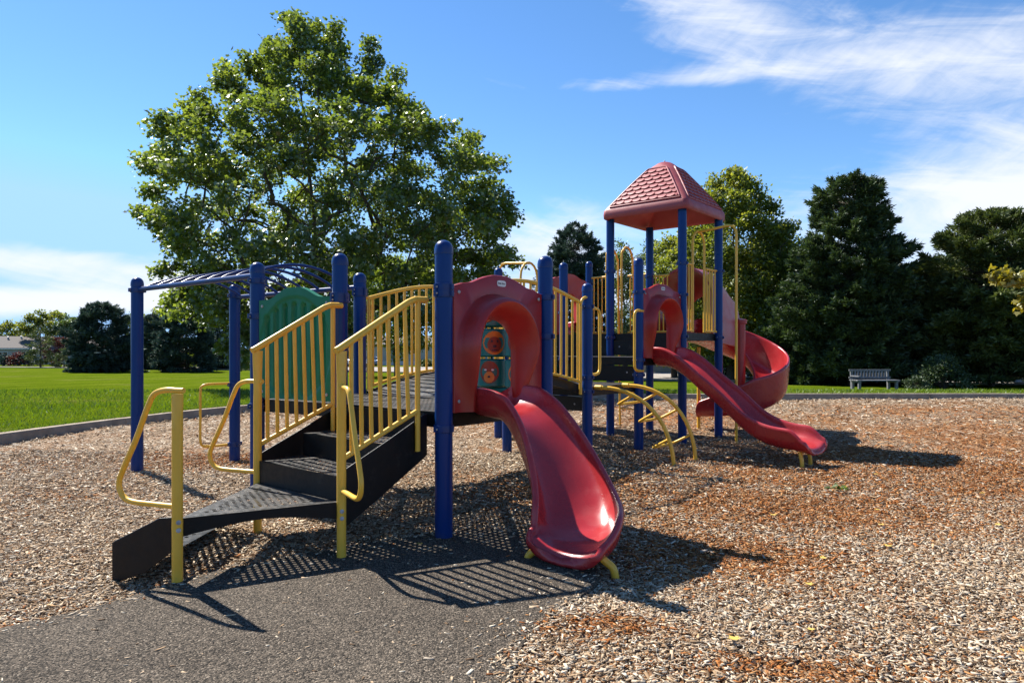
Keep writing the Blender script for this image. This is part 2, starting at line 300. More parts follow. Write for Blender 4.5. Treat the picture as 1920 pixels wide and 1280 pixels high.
# ------------------------------------------------------------------ mesh helpers
class MB:
    def __init__(s): s.v = []; s.f = []; s.m = []; s.n = 0; s.mi = 0
    def add(s, verts, faces):
        s.v.extend([tuple(map(float, q)) for q in verts]); k = s.n; s.n += len(verts)
        for f in faces: s.f.append(tuple(i + k for i in f)); s.m.append(s.mi)
        return s
    def box(s, c, size, ax=None, ay=None):
        ax = Vector(ax or (1, 0, 0)).normalized(); ay = Vector(ay or (-ax.y, ax.x, 0)).normalized(); az = ax.cross(ay)
        c = Vector(c); h = [q / 2 for q in size]; vs = []
        for k in (-1, 1):
            for i, j in ((-1, -1), (1, -1), (1, 1), (-1, 1)): vs.append(c + ax * h[0] * i + ay * h[1] * j + az * h[2] * k)
        return s.add(vs, [(3, 2, 1, 0), (4, 5, 6, 7), (0, 1, 5, 4), (1, 2, 6, 5), (2, 3, 7, 6), (3, 0, 4, 7)])
    def tube(s, path, r, seg=10, caps=True, closed=False):
        P = [Vector(p) for p in path]; n = len(P); rs = r if isinstance(r, (list, tuple)) else [r] * n
        T = []
        for i in range(n):
            a = P[(i - 1) % n] if (i > 0 or closed) else P[0]; b = P[(i + 1) % n] if (i < n - 1 or closed) else P[-1]
            t = (b - a); T.append(t.normalized() if t.length > 1e-9 else Vector((0, 0, 1)))
        ref = Vector((0, 0, 1)) if abs(T[0].z) < 0.9 else Vector((1, 0, 0))
        x = T[0].cross(ref).normalized(); vs = []
        for i in range(n):
            x = (x - T[i] * x.dot(T[i])); x = x.normalized() if x.length > 1e-6 else T[i].orthogonal().normalized()
            y = T[i].cross(x)
            for k in range(seg):
                a = 2 * pi * k / seg; vs.append(P[i] + (x * cos(a) + y * sin(a)) * rs[i])
        fs = []
        for i in range(n if closed else n - 1):
            j = (i + 1) % n
            for k in range(seg):
                l = (k + 1) % seg; fs.append((i * seg + k, i * seg + l, j * seg + l, j * seg + k))
        if caps and not closed:
            fs.append(tuple(reversed(range(seg)))); fs.append(tuple((n - 1) * seg + k for k in range(seg)))
        return s.add(vs, fs)
    def lathe(s, prof, c=(0, 0, 0), seg=24, axis=(0, 0, 1)):
        """prof: (radius, height) pairs along axis from c"""
        A = Vector(axis).normalized(); X = A.orthogonal().normalized(); Y = A.cross(X); c = Vector(c); vs = []; fs = []
        for r, h in prof:
            for k in range(seg):
                a = 2 * pi * k / seg; vs.append(c + A * h + (X * cos(a) + Y * sin(a)) * r)
        for i in range(len(prof) - 1):
            for k in range(seg):
                l = (k + 1) % seg; fs.append((i * seg + k, i * seg + l, (i + 1) * seg + l, (i + 1) * seg + k))
        if prof[0][0] > 1e-4: fs.append(tuple(reversed(range(seg))))
        if prof[-1][0] > 1e-4: fs.append(tuple((len(prof) - 1) * seg + k for k in range(seg)))
        return s.add(vs, fs)
    def loft(s, rings, caps=True, closed=True):
        k = len(rings[0]); vs = [p for r in rings for p in r]; fs = []
        for i in range(len(rings) - 1):
            for a in range(k if closed else k - 1):
                b = (a + 1) % k; fs.append((i * k + a, i * k + b, (i + 1) * k + b, (i + 1) * k + a))
        if caps: fs.append(tuple(reversed(range(k)))); fs.append(tuple((len(rings) - 1) * k + a for a in range(k)))
        return s.add(vs, fs)
    def prism(s, poly, z0, z1):
        """vertical prism over a plan polygon (x,y)"""
        n = len(poly)
        vs = [(p[0], p[1], z0) for p in poly] + [(p[0], p[1], z1) for p in poly]
        fs = [tuple(reversed(range(n))), tuple(range(n, 2 * n))] + [(i, (i + 1) % n, n + (i + 1) % n, n + i) for i in range(n)]
        return s.add(vs, fs)
    def slab(s, poly3, off):
        """planar polygon in 3d thickened by vector off"""
        n = len(poly3); off = Vector(off)
        vs = [Vector(p) for p in poly3] + [Vector(p) + off for p in poly3]
        fs = [tuple(reversed(range(n))), tuple(range(n, 2 * n))] + [(i, (i + 1) % n, n + (i + 1) % n, n + i) for i in range(n)]
        return s.add(vs, fs)
    def build(s, name, mats, parent=None, smooth=True, angle=40, subsurf=0, bevel=0, recalc=True, world=None):
        if not isinstance(mats, (list, tuple)): mats = [mats]
        V = np.array(s.v); lo = V.min(0); hi = V.max(0); o = Vector(((lo[0] + hi[0]) / 2, (lo[1] + hi[1]) / 2, lo[2]))
        me = bpy.data.meshes.new(name)
        me.from_pydata([tuple(Vector(p) - o) for p in s.v], [], s.f)
        for m in mats: me.materials.append(m)
        me.polygons.foreach_set('material_index', s.m)
        if recalc:
            import bmesh
            bm = bmesh.new(); bm.from_mesh(me); bmesh.ops.recalc_face_normals(bm, faces=bm.faces); bm.to_mesh(me); bm.free()
        if smooth:
            me.polygons.foreach_set('use_smooth', [True] * len(me.polygons))
            me.set_sharp_from_angle(angle=R(angle))
        ob = bpy.data.objects.new(name, me); COL.objects.link(ob)
        off = Vector((0, 0, 0)); q = parent
        while q is not None and q.type != 'EMPTY': off += q.location; q = q.parent
        ob.location = o - off
        if parent is not None: ob.parent = parent
        if bevel:
            b = ob.modifiers.new('bevel', 'BEVEL'); b.width = bevel; b.segments = 2; b.limit_method = 'ANGLE'; b.angle_limit = R(40)
        if subsurf:
            b = ob.modifiers.new('subdiv', 'SUBSURF'); b.levels = subsurf; b.render_levels = subsurf
        return ob

def tag(o, label=None, cat=None, group=None, kind=None):
    if label: o['label'] = label
    if cat: o['category'] = cat
    if group: o['group'] = group
    if kind: o['kind'] = kind
    return o

def empty(name, loc, rz=0.0):
    o = bpy.data.objects.new(name, None); COL.objects.link(o); o.location = loc; o.rotation_euler = (0, 0, rz); o.empty_display_size = 0.2
    return o

def copy_tree(o, parent=None):
    c = o.copy(); COL.objects.link(c)
    if parent is not None: c.parent = parent
    for ch in [q for q in bpy.data.objects if q.parent == o]: copy_tree(ch, c)
    return c

def fast_mesh(name, verts, loops, starts, mat, parent=None, loc=(0, 0, 0), smooth=False, colour=None):
    me = bpy.data.meshes.new(name)
    me.vertices.add(len(verts)); me.vertices.foreach_set('co', np.asarray(verts, np.float32).ravel())
    me.loops.add(len(loops)); me.loops.foreach_set('vertex_index', np.asarray(loops, np.int32))
    me.polygons.add(len(starts)); me.polygons.foreach_set('loop_start', np.asarray(starts, np.int32))
    me.update(calc_edges=True); me.validate()
    me.materials.append(mat)
    if smooth: me.polygons.foreach_set('use_smooth', [True] * len(me.polygons))
    if colour is not None:
        at = me.color_attributes.new('chip_colour', 'FLOAT_COLOR', 'POINT')
        at.data.foreach_set('color', np.asarray(colour, np.float32).ravel())
    ob = bpy.data.objects.new(name, me); COL.objects.link(ob); ob.location = loc
    if parent is not None: ob.parent = parent
    return ob

def ss(a, b, x):
    t = np.clip((np.asarray(x, float) - a) / (b - a), 0, 1); return t * t * (3 - 2 * t)
def lerp(a, b, t): return a + (b - a) * t
def interp(xs, ys, x): return float(np.interp(x, xs, ys))
def catmull(pts, n=8, closed=False):
    P = np.array(pts, float); out = []; m = len(P)
    for i in range(m if closed else m - 1):
        if closed: p0, p1, p2, p3 = P[(i - 1) % m], P[i], P[(i + 1) % m], P[(i + 2) % m]
        else: p0, p1, p2, p3 = P[max(i - 1, 0)], P[i], P[i + 1], P[min(i + 2, m - 1)]
        for k in range(n):
            t = k / n
            out.append(0.5 * (2 * p1 + (p2 - p0) * t + (2 * p0 - 5 * p1 + 4 * p2 - p3) * t * t + (3 * p1 - p0 - 3 * p2 + p3) * t ** 3))
    if not closed: out.append(P[-1])
    return np.array(out)

def terrain(x, y):
    return 0.13 - 0.62 * ss(19.3, 29.5, y) - 0.30 * ss(29, 48, y) - 0.32 * ss(48, 100, y)
def tz(x, y): return float(terrain(x, y))

# ------------------------------------------------------------------ setting: lawn, kerb, chip bed, pad, street
rng = np.random.default_rng(7); random.seed(7)
LOOP = catmull([(-7.95, 5.0), (-7.45, 9.0), (-6.85, 11.9), (-5.85, 14.6), (-3.6, 17.2), (0, 18.35), (6, 18.55), (14, 18.65), (21, 18.2), (26, 15), (27, 8),
                (25, 0), (18, -6), (6, -8.5), (-4, -7), (-7.6, -1)], 10, True)
def loop_offset(d):
    nx = np.roll(LOOP, -1, 0) - np.roll(LOOP, 1, 0); nx /= np.linalg.norm(nx, axis=1)[:, None]
    nrm = np.stack([-nx[:, 1], nx[:, 0]], 1)
    c = LOOP.mean(0)
    if ((LOOP - c) * nrm).sum() < 0: nrm = -nrm
    return LOOP + nrm * d
def in_poly(x, y, poly):
    inside = np.zeros(x.shape, bool); n = len(poly); j = n - 1
    for i in range(n):
        xi, yi = poly[i]; xj, yj = poly[j]
        cond = ((yi > y) != (yj > y)) & (x < (xj - xi) * (y - yi) / (yj - yi + 1e-12) + xi)
        inside ^= cond; j = i
    return inside
def gz(x, y):
    """gentle swells of the chip bed"""
    return 0.016 * np.sin(1.7 * x + 0.6 * y) + 0.014 * np.sin(2.3 * y - 0.8 * x + 1) + 0.008 * np.sin(5.1 * x + 3.7 * y)

def build_lawn():
    ds = [0.0, 0.15, 0.5, 1, 2, 3.5, 5, 6.5, 8, 9.5, 11] + list(range(13, 110, 3)) + [130, 180, 300, 600, 1200]
    vs = []; fs = []; n = len(LOOP)
    base = loop_offset(0.17); c = LOOP.mean(0)
    for d in ds:
        Q = loop_offset(0.17 + d) if d < 30 else None
        if Q is None:
            q = loop_offset(0.17 + 30); dr = q - c; dr /= np.linalg.norm(dr, axis=1)[:, None]; Q = q + dr * (d - 30)
        z = terrain(Q[:, 0], Q[:, 1]) + (0.02 * np.sin(Q[:, 0] * .8) * np.sin(Q[:, 1] * .6) if d > .4 else 0)
        vs.append(np.column_stack([Q, z]))
    vs = np.concatenate(vs)
    mb = MB()
    for i in range(len(ds) - 1):
        for k in range(n):
            l = (k + 1) % n; fs.append((i * n + k, i * n + l, (i + 1) * n + l, (i + 1) * n + k))
    mb.add(vs, fs)
    return tag(mb.build('lawn', M['lawn'], angle=180), 'bright green mown lawn outside the concrete kerb', 'lawn', kind='structure')
build_lawn()

def build_kerb():
    mb = MB(); prof = [(0, -0.12), (0.0, 0.125), (0.018, 0.150), (0.155, 0.154), (0.172, 0.140), (0.172, -0.05)]
    seg = np.linalg.norm(np.roll(LOOP, -1, 0) - LOOP, axis=1); cum = np.concatenate([[0], np.cumsum(seg)]); total = cum[-1]
    offs = [np.vstack([loop_offset(d), loop_offset(d)[:1]]) for d, z in prof]
    m = round(total / 2.4); st = total / m
    for i in range(m):
        dz = rng.normal(0, .004)
        rings = []
        for q in np.linspace(i * st + .006, (i + 1) * st - .006, 8):
            rings.append([Vector((np.interp(q, cum, o[:, 0]), np.interp(q, cum, o[:, 1]), z + (dz if z > 0 else 0))) for o, (d, z) in zip(offs, prof)])
        mb.loft(rings, caps=True, closed=True)
    return tag(mb.build('kerb', M['concrete'], angle=50), 'weathered concrete kerb round the wood chip play area', 'kerb', kind='structure')
build_kerb()

PAD = catmull([(-3.4, 2.0), (-2.62, 3.05), (-2.10, 3.60), (-1.84, 4.02), (-1.2, 4.55), (-0.45, 5.0), (0.25, 4.92), (0.50, 4.35), (0.46, 3.86), (0.16, 3.36),
               (0.02, 2.95), (0.0, 2.5), (0.05, 1.5), (-1.5, 0.8), (-3.4, 1.0)], 8, True)
def build_bed():
    xs = np.linspace(-9, 28, 150); ys = np.linspace(-9.5, 19.5, 118)
    X, Y = np.meshgrid(xs, ys); Z = gz(X, Y)
    din = np.ones_like(X)
    mb = MB(); nx = len(xs); ny = len(ys)
    ins = in_poly(X.ravel(), Y.ravel(), loop_offset(0.13)).reshape(X.shape)
    fs = [(j * nx + i, j * nx + i + 1, (j + 1) * nx + i + 1, (j + 1) * nx + i) for j in range(ny - 1) for i in range(nx - 1)
          if ins[j, i] or ins[j + 1, i + 1] or ins[j, i + 1] or ins[j + 1, i]]
    # outside the kerb the sheet dips under the lawn
    Z = np.where(ins, Z, -0.35)
    mb.add(np.column_stack([X.ravel(), Y.ravel(), Z.ravel()]), fs)
    return tag(mb.build('chip_bed_ground', M['bed'], angle=180), 'brown wood chip ground of the play area', 'ground', kind='structure')
build_bed()
def build_pad():
    n = len(PAD); c = PAD.mean(0); mb = MB()
    top = np.column_stack([PAD, np.full(n, 0.034)]); mid = np.column_stack([c + (PAD - c) * 1.025, np.full(n, -0.06)])
    xs = np.arange(-3.5, 0.7, 0.12)
    mb.add(np.concatenate([top, mid]), [tuple(range(n))] + [(i, (i + 1) % n, n + (i + 1) % n, n + i) for i in range(n)])
    return tag(mb.build('rubber_pad', M['pad'], angle=25), 'dark granular rubber access pad in front of the steps', 'path', kind='structure')
build_pad()

def build_chips():
    C_old = np.array([1.11, 1.13, 1.11]) * np.array([(0.12, 0.076, 0.0464), (0.272, 0.18, 0.108), (0.4, 0.292, 0.196), (0.448, 0.36, 0.272), (0.56, 0.476, 0.372), (0.336, 0.28, 0.224)])
    C_new = np.array([1.06, .96, .86]) * np.array([(0.0902, 0.03936, 0.0164), (0.2132, 0.082, 0.02624), (0.3198, 0.1394, 0.04756), (0.3854, 0.2132, 0.0943), (0.451, 0.3198, 0.1886), (0.2706, 0.1312, 0.0615)])
    p_old = np.array([0.13, 0.20, 0.27, 0.18, 0.13, 0.09]); p_new = np.array([0.16, 0.26, 0.27, 0.17, 0.06, 0.08])
    zones = [(1.5, 4.5, .8, .55), (2.4, 5.8, 1.7, .9), (3.6, 7.2, 2.2, 1.2), (6.4, 9.6, 3.4, 1.5), (5.2, 7.6, 1.6, .9), (8.5, 11.5, 3.0, 1.2), (0.45, 3.3, .3, .15), (-3.3, 8.6, 1.2, .8),
             (1.2, 2.9, .4, .12), (-2.9, 3.2, .5, .3), (9.5, 14.5, 3.5, 1.6), (4.5, 6.6, 1.2, .5), (0.7, 6.6, 1.0, 1.0), (3.6, 13.5, 2, 2)]
    def fresh(x, y):
        f = np.zeros_like(x)
        f = .62 * np.exp(-(((x - 5.6) / 4.6) ** 2 + ((y - 7.9) / 2.9) ** 2) ** 2)
        for a, b, sx, sy in zones: f = np.maximum(f, np.exp(-((x - a) / sx) ** 2 - ((y - b) / sy) ** 2))
        n = 0.5 + 0.25 * np.sin(2.1 * x + 1.3 * y) + 0.25 * np.sin(1.1 * x - 2.7 * y + 2)
        return np.clip(f * 1.02 + 0.13 * n - 0.05 + 0.10 * np.sin(3.1 * x + 2 * np.sin(2.3 * y)) * f + 0.14 * np.sin(9 * x + 3 * np.sin(6 * y)) * f, 0.04, 0.86)
    def scatter(x0, x1, y0, y1, dens):
        n = int((x1 - x0) * (y1 - y0) * dens); x = rng.uniform(x0, x1, n); y = rng.uniform(y0, y1, n); return x, y
    def view(x, y, k, pad): return np.abs(x) < y * k + pad
    sets = []
    for (y0, y1, dens, scale, box) in ((2.3, 4.2, 6600, .82, True), (4.2, 6.2, 4200, .92, True), (6.2, 9.0, 2000, 1.1, True), (9.0, 12.5, 750, 1.5, False), (12.5, 18.9, 380, 2.0, False)):
        x, y = scatter(-y1 * .95 - .8, y1 * .95 + .8, y0, y1, dens)
        k = view(x, y, .88, .7) & in_poly(x, y, loop_offset(-0.03))
        if y0 < 5.5:
            wob = 0.07 * np.sin(5 * x + 3 * y) + 0.05 * np.sin(11 * y) + rng.normal(0, .03, len(x))
            k &= ~in_poly(x + wob * .5, y + wob * .35, PAD.mean(0) + (PAD - PAD.mean(0)) * .955)
        sets.append((x[k], y[k], scale, box, 0.0))
    # stray chips on the pad, thicker towards its edges
    px = rng.uniform(-3.4, 0.6, 11000); py = rng.uniform(2.2, 5.0, 11000); k = in_poly(px, py, PAD)
    px, py = px[k], py[k]
    dmin = np.min(np.hypot(px[:, None] - PAD[None, :, 0], py[:, None] - PAD[None, :, 1]), 1)
    keep = rng.random(len(px)) < np.where(dmin < np.where(px > -.7, .10, .06), .95, np.where(dmin < np.where(px > -.7, .20, .12), .5, np.where(dmin < np.where(px > -.7, .42, .24), .17, .04)))
    sets.append((px[keep], py[keep], 0.8, True, 0.034))
    V = []; Lp = []; St = []; Cc = []; nv = 0; nl = 0
    for x, y, sc, box, zb in sets:
        n = len(x)
        ln = rng.gamma(2.6, 0.0078, n) * sc + 0.007 * sc; wd = ln * rng.uniform(0.12, 0.40, n); wd = np.minimum(wd, 0.018 * sc); th = rng.uniform(0.0015, 0.005, n) * sc
        yaw = rng.uniform(0, 2 * pi, n); pit = rng.normal(0, 0.20, n); rol = rng.normal(0, 0.28, n)
        if zb: pit *= .1; rol *= .1
        zc = (gz(x, y) if not zb else 0) + zb + (rng.uniform(0.0, 0.022, n) * sc if not zb else th * .5)
        ax = np.stack([np.cos(yaw) * np.cos(pit), np.sin(yaw) * np.cos(pit), np.sin(pit)], 1)
        ay0 = np.stack([-np.sin(yaw), np.cos(yaw), np.zeros(n)], 1); az0 = np.cross(ax, ay0)
        ay = ay0 * np.cos(rol)[:, None] + az0 * np.sin(rol)[:, None]; az = np.cross(ax, ay)
        c = np.stack([x, y, zc], 1)
        f = fresh(x, y); isnew = rng.random(n) < f
        io = rng.choice(6, n, p=p_old / p_old.sum()); inw = rng.choice(6, n, p=p_new / p_new.sum())
        col = np.where(isnew[:, None], C_new[inw], C_old[io]) * rng.uniform(0.78, 1.2, n)[:, None]
        taper = rng.uniform(0.45, 1.0, n)
        cn = []
        for k_ in ((1, -1) if box else (1,)):
            for i, j in ((-1, -1), (1, -1), (1, 1), (-1, 1)):
                tp = np.where(i > 0, taper, 1.0)
                cn.append(c + ax * (ln / 2 * i)[:, None] + ay * (wd / 2 * j * tp)[:, None] + az * (th / 2 * k_)[:, None])
        m = len(cn); vv = np.stack(cn, 1).reshape(-1, 3)
        fc = np.array([(0, 1, 2, 3)] + ([(4, 5, 1, 0), (5, 6, 2, 1), (6, 7, 3, 2), (7, 4, 0, 3)] if box else []))
        lp = (fc.ravel()[None, :] + (np.arange(n) * m)[:, None]).ravel() + nv
        V.append(vv); Lp.append(lp); St.append(np.arange(n * len(fc)) * 4 + nl); nl += n * len(fc) * 4; nv += n * m
        Cc.append(np.repeat(np.column_stack([col, np.ones(n)]), m, 0))
    ob = fast_mesh('wood_chips', np.concatenate(V), np.concatenate(Lp), np.concatenate(St), M['chips'], colour=np.concatenate(Cc))
    return tag(ob, 'loose grey, tan and orange wood chips covering the play area', 'wood chips', kind='stuff')
build_chips()

def build_grass():
    n = 150000
    x = rng.uniform(-22, 16, n); y = rng.uniform(6, 27, n)
    d = np.hypot(x, y); k = (np.abs(x) < y * .84 + .4) & ~in_poly(x, y, loop_offset(0.17)) & (rng.random(n) < np.clip(1.35 - (y - 8) / 15, .0, 1))
    x, y = x[k], y[k]; n = len(x)
    # ragged fringe along the kerb
    lo = loop_offset(0.20); i = rng.integers(0, len(lo), 26000); t = rng.random(26000)[:, None]
    fr = lo[i] * (1 - t) + lo[(i + 1) % len(lo)] * t + rng.normal(0, .02, (26000, 2)); fr = fr[(fr[:, 1] > 6)]
    x = np.concatenate([x, fr[:, 0]]); y = np.concatenate([y, fr[:, 1]]); n = len(x)
    h = rng.uniform(0.035, 0.075, n) * np.clip(.7 + y / 28, .8, 1.5); w = rng.uniform(.006, .011, n) * np.clip(y / 9, 1, 3); yaw = rng.uniform(0, 2 * pi, n); ln = rng.normal(0, .45, (n, 2))
    z = terrain(x, y) - 0.008
    b = np.stack([x, y, z], 1); sd = np.stack([np.cos(yaw), np.sin(yaw), np.zeros(n)], 1)
    tip = b + np.stack([ln[:, 0] * h, ln[:, 1] * h, h], 1)
    vv = np.stack([b - sd * w[:, None], b + sd * w[:, None], tip], 1).reshape(-1, 3)
    ob = fast_mesh('grass', vv, np.arange(3 * n), np.arange(n) * 3, M['blade'])
    return tag(ob, 'short grass blades on the lawn beyond the kerb', 'grass', kind='stuff')
build_grass()

def build_road():
    near = [(95, 14), (60, 26), (24, 40.5), (11, 46.5), (-2, 57), (-13.6, 67), (-35, 79), (-64, 90), (-110, 104)]
    far = [(120, 34), (85, 46), (50, 60), (34, 70), (18, 84), (3, 96), (-36, 92), (-66, 95), (-114, 109)]
    mb = MB(); n = len(near); k = 6
    vs = []
    for a, b in zip(near, far):
        for t in np.linspace(0, 1, k):
            x = lerp(a[0], b[0], t); y = lerp(a[1], b[1], t); vs.append((x, y, tz(x, y) + 0.05))
    fs = [(i * k + j, (i + 1) * k + j, (i + 1) * k + j + 1, i * k + j + 1) for i in range(n - 1) for j in range(k - 1)]
    mb.add(vs, fs)
    tag(mb.build('street', M['road'], angle=180), 'pale concrete street behind the lawn and trees', 'street', kind='structure')
    mb = MB()
    for i in range(n - 1):
        a = Vector((*near[i], 0)); b = Vector((*near[i + 1], 0))
        m = 8
        for j in range(m):
            p = a.lerp(b, j / m); q = a.lerp(b, (j + 1) / m); d = (q - p).normalized(); nn = Vector((-d.y, d.x, 0)) * .14
            z = (tz(p.x, p.y) + tz(q.x, q.y)) / 2
            mb.box(((p + q) / 2) + Vector((0, 0, z + .02)), ((q - p).length, .26, .2), d)
    tag(mb.build('street_kerb', M['concrete'], smooth=False), 'pale kerb along the near edge of the street', 'kerb', kind='structure')
build_road()

# ------------------------------------------------------------------ the play structure (local axes: x = u, y = v, z up)
PS = tag(empty('play_structure', (-0.485, 4.85, 0), math.atan2(.7716, .636)),
         'large red, blue and yellow playground structure with slides, steps and a roofed tower', 'play structure')
POST = {'near': (0, 0), 'slide_right': (1.206, 0), 'inner': (1.206, 1.206), 'stair_left': (0, 1.206), 'ladder_near': (-.121, 2.267), 'ladder_far': (1.0, 2.23),
        'bars_near': (-.208, 4.633), 'bars_far': (.88, 4.52), 'J': (3.426, 1.03), 'O': (3.545, 2.378), 'M': (4.706, 1.05), 'I': (4.761, 2.317),
        'N': (4.57, 3.41), 'TF': (5.868, .976), 'TR': (7.025, .908), 'TL': (5.957, 2.25), 'TB': (7.003, 2.112), 'H': (5.91, 3.437), 'K': (7.107, 3.40)}
Q = POST
PR = 0.0635
def post(key, top, collars=(), r=PR, cap=True):
    u, v = Q[key]; mb = MB()
    mb.lathe([(r, -0.15), (r, top - .075)], (u, v, 0), 28)
    p = mb.build('post', M['blue'], PS, angle=30)
    if cap:
        m2 = MB(); prof = [(r + .004, -.02), (r + .004, .015)] + [((r + .002) * cos(a), .02 + (r - .002) * sin(a)) for a in np.linspace(0, pi / 2, 9)]
        prof[-1] = (0.0001, prof[-1][1])
        m2.lathe(prof, (u, v, top - .08), 28).build('cap', M['blue'], p, angle=40)
    for z in collars:
        m3 = MB(); m3.lathe([(r + .0005, -.026), (r + .008, -.024), (r + .010, 0), (r + .008, .024), (r + .0005, .026)], (u, v, z), 28)
        for a in (0, pi / 2, pi, 3 * pi / 2):
            d = Vector((cos(a), sin(a), 0))
            m3.box(Vector((u, v, z)) + d * (r + .014), (.030, .020, .040), d)
        m3.mi = 1
        for a in (0, pi / 2, pi, 3 * pi / 2):
            d = Vector((cos(a), sin(a), 0)); e = Vector((-d.y, d.x, 0))
            m3.lathe([(.0075, 0), (.0075, .006), (.003, .009), (.0001, .0095)], Vector((u, v, z)) + d * (r + .018) + e * .010, 8, tuple(e))
        m3.build('collar', [M['blue'], M['bolt']], p, angle=30)
    return p
post('near', 2.135, (1.80, 1.755, .80)); post('slide_right', 2.15, (1.80, 1.47, .80)); post('inner', 2.08, (1.8, .85))
post('stair_left', 2.15, (1.80, 1.765, .85)); post('ladder_near', 2.15, (1.98, 1.66, .85)); post('ladder_far', 2.15, (1.97, 1.93, .85))
post('bars_near', 2.165, (2.02,)); post('bars_far', 2.16, (2.02, .93, .20))
post('J', 2.15, (1.87, 1.03, .86)); post('O', 2.10, (1.8, .86)); post('M', 2.585, (2.13, 1.22, 1.02)); post('I', 2.63, (1.9, 1.22))
post('N', 2.62, (2.3, 1.22)); post('H', 2.93, (2.5, 1.55)); post('K', 2.97, (2.55, 1.55))
for k_ in ('TF', 'TR', 'TL', 'TB'):
    post(k_, 3.50, (2.62, 2.16, 1.55) if k_ in ('TF',) else (2.6, 1.55), cap=False)

# ---- perforated decks
def clip_half(poly, a, b):
    out = []; n = len(poly)
    def side(p): return (b[0] - a[0]) * (p[1] - a[1]) - (b[1] - a[1]) * (p[0] - a[0])
    for i in range(n):
        p, q = poly[i], poly[(i + 1) % n]; sp, sq = side(p), side(q)
        if sp >= 0: out.append(p)
        if (sp >= 0) != (sq >= 0):
            t = sp / (sp - sq); out.append((p[0] + (q[0] - p[0]) * t, p[1] + (q[1] - p[1]) * t))
    return out
def ccw(poly):
    a = sum(poly[i][0] * poly[(i + 1) % len(poly)][1] - poly[(i + 1) % len(poly)][0] * poly[i][1] for i in range(len(poly)))
    return list(poly) if a > 0 else list(reversed(poly))
def perforated(mb, poly, zf, pitch=.050, rr=.215, border=.05, ang=0.0):
    """flat sheet over plan polygon with round holes; zf(x, y) height"""
    poly = ccw(poly); c, s_ = cos(ang), sin(ang)
    rot = lambda p: (p[0] * c + p[1] * s_, -p[0] * s_ + p[1] * c); inv = lambda p: (p[0] * c - p[1] * s_, p[0] * s_ + p[1] * c)
    lp = [rot(p) for p in poly]; cen = (sum(p[0] for p in lp) / len(lp), sum(p[1] for p in lp) / len(lp))
    def inside(p, b):
        for i in range(len(lp)):
            a, q = lp[i], lp[(i + 1) % len(lp)]; l = math.hypot(q[0] - a[0], q[1] - a[1])
            if ((q[0] - a[0]) * (p[1] - a[1]) - (q[1] - a[1]) * (p[0] - a[0])) / l < b: return False
        return True
    x0 = min(p[0] for p in lp); x1 = max(p[0] for p in lp); y0 = min(p[1] for p in lp); y1 = max(p[1] for p in lp)
    nx = max(1, round((x1 - x0) / pitch)); ny = max(1, round((y1 - y0) / pitch)); dx = (x1 - x0) / nx; dy = (y1 - y0) / ny
    def up(p):
        w = inv(p); return (w[0], w[1], zf(w[0], w[1]))
    for i in range(nx):
        for j in range(ny):
            a, b, cx, cy = x0 + i * dx, y0 + j * dy, x0 + (i + .5) * dx, y0 + (j + .5) * dy
            cell = [(a, b), (a + dx, b), (a + dx, b + dy), (a, b + dy)]
            if all(inside(p, border) for p in cell):
                ring = [(a, b), (cx, b), (a + dx, b), (a + dx, cy), (a + dx, b + dy), (cx, b + dy), (a, b + dy), (a, cy)]
                hole = [(cx + rr * dx * cos(t), cy + rr * dy * sin(t)) for t in [-3 * pi / 4 + k * pi / 4 for k in range(8)]]
                mb.add([up(p) for p in ring] + [up(p) for p in hole], [(k, (k + 1) % 8, 8 + (k + 1) % 8, 8 + k) for k in range(8)])
            else:
                q = cell
                for k in range(len(lp)):
                    if len(q) < 3: break
                    q = clip_half(q, lp[k], lp[(k + 1) % len(lp)])
                if len(q) >= 3: mb.add([up(p) for p in q], [tuple(range(len(q)))])
def deck(keys, z, inset=.03, name='deck', skirt=.11, ang=0.0):
    P2 = [Vector((*Q[k], 0)) for k in keys]; c = sum(P2, Vector()) / len(P2)
    poly = ccw([tuple((p + (c - p).normalized() * inset)[:2]) for p in P2])
    mb = MB(); perforated(mb, poly, lambda x, y: z, ang=ang)
    mb.mi = 1; n = len(poly)
    for i in range(n):
        a = Vector((*poly[i], 0)); b = Vector((*poly[(i + 1) % n], 0)); d = (b - a).normalized(); nn = Vector((-d.y, d.x, 0))
        mb.box((a + b) / 2 + nn * .008 + Vector((0, 0, z - skirt / 2 - .002)), ((b - a).length - .02, .014, skirt), d)
    a = Vector((*poly[0], z - .04)); b = Vector((*poly[2], z - .04))
    mb.box((a + b) / 2, ((b - a).length - .1, .04, .06), (b - a))
    return mb.build(name, [M['deck'], M['black']], PS, smooth=False, recalc=False)
A0 = 0.0
deck(('near', 'slide_right', 'inner', 'stair_left'), .91)
deck(('stair_left', 'inner', 'ladder_far', 'ladder_near'), .91)
deck(('J', 'M', 'I', 'O'), .91); deck(('M', 'TF', 'TL', 'I'), 1.255); deck(('I', 'TL', 'H', 'N'), 1.255)
deck(('TF', 'TR', 'TB', 'TL'), 1.61); deck(('TL', 'TB', 'K', 'H'), 1.61)
def riser(a, b, z0, z1):
    a = Vector((*Q[a], 0)); b = Vector((*Q[b], 0)); d = (b - a).normalized(); mb = MB()
    mb.box((a + b) / 2 + Vector((0, 0, (z0 + z1) / 2)), ((b - a).length - .13, .012, z1 - z0), d)
    mb.mi = 1; nn = Vector((-d.y, d.x, 0))
    for t in (.14, .5, .86):
        for s_ in (-1, 1):
            mb.lathe([(.012, 0), (.012, .006), (.0001, .009)], a.lerp(b, t) + nn * .006 * s_ + Vector((0, 0, z1 - .09)), 8, tuple(nn * s_))
    mb.build('riser_panel', [M['black'], M['bolt']], PS, smooth=False)
riser('M', 'I', .93, 1.14); riser('TF', 'TL', 1.27, 1.495); riser('TL', 'H', 1.27, 1.495)
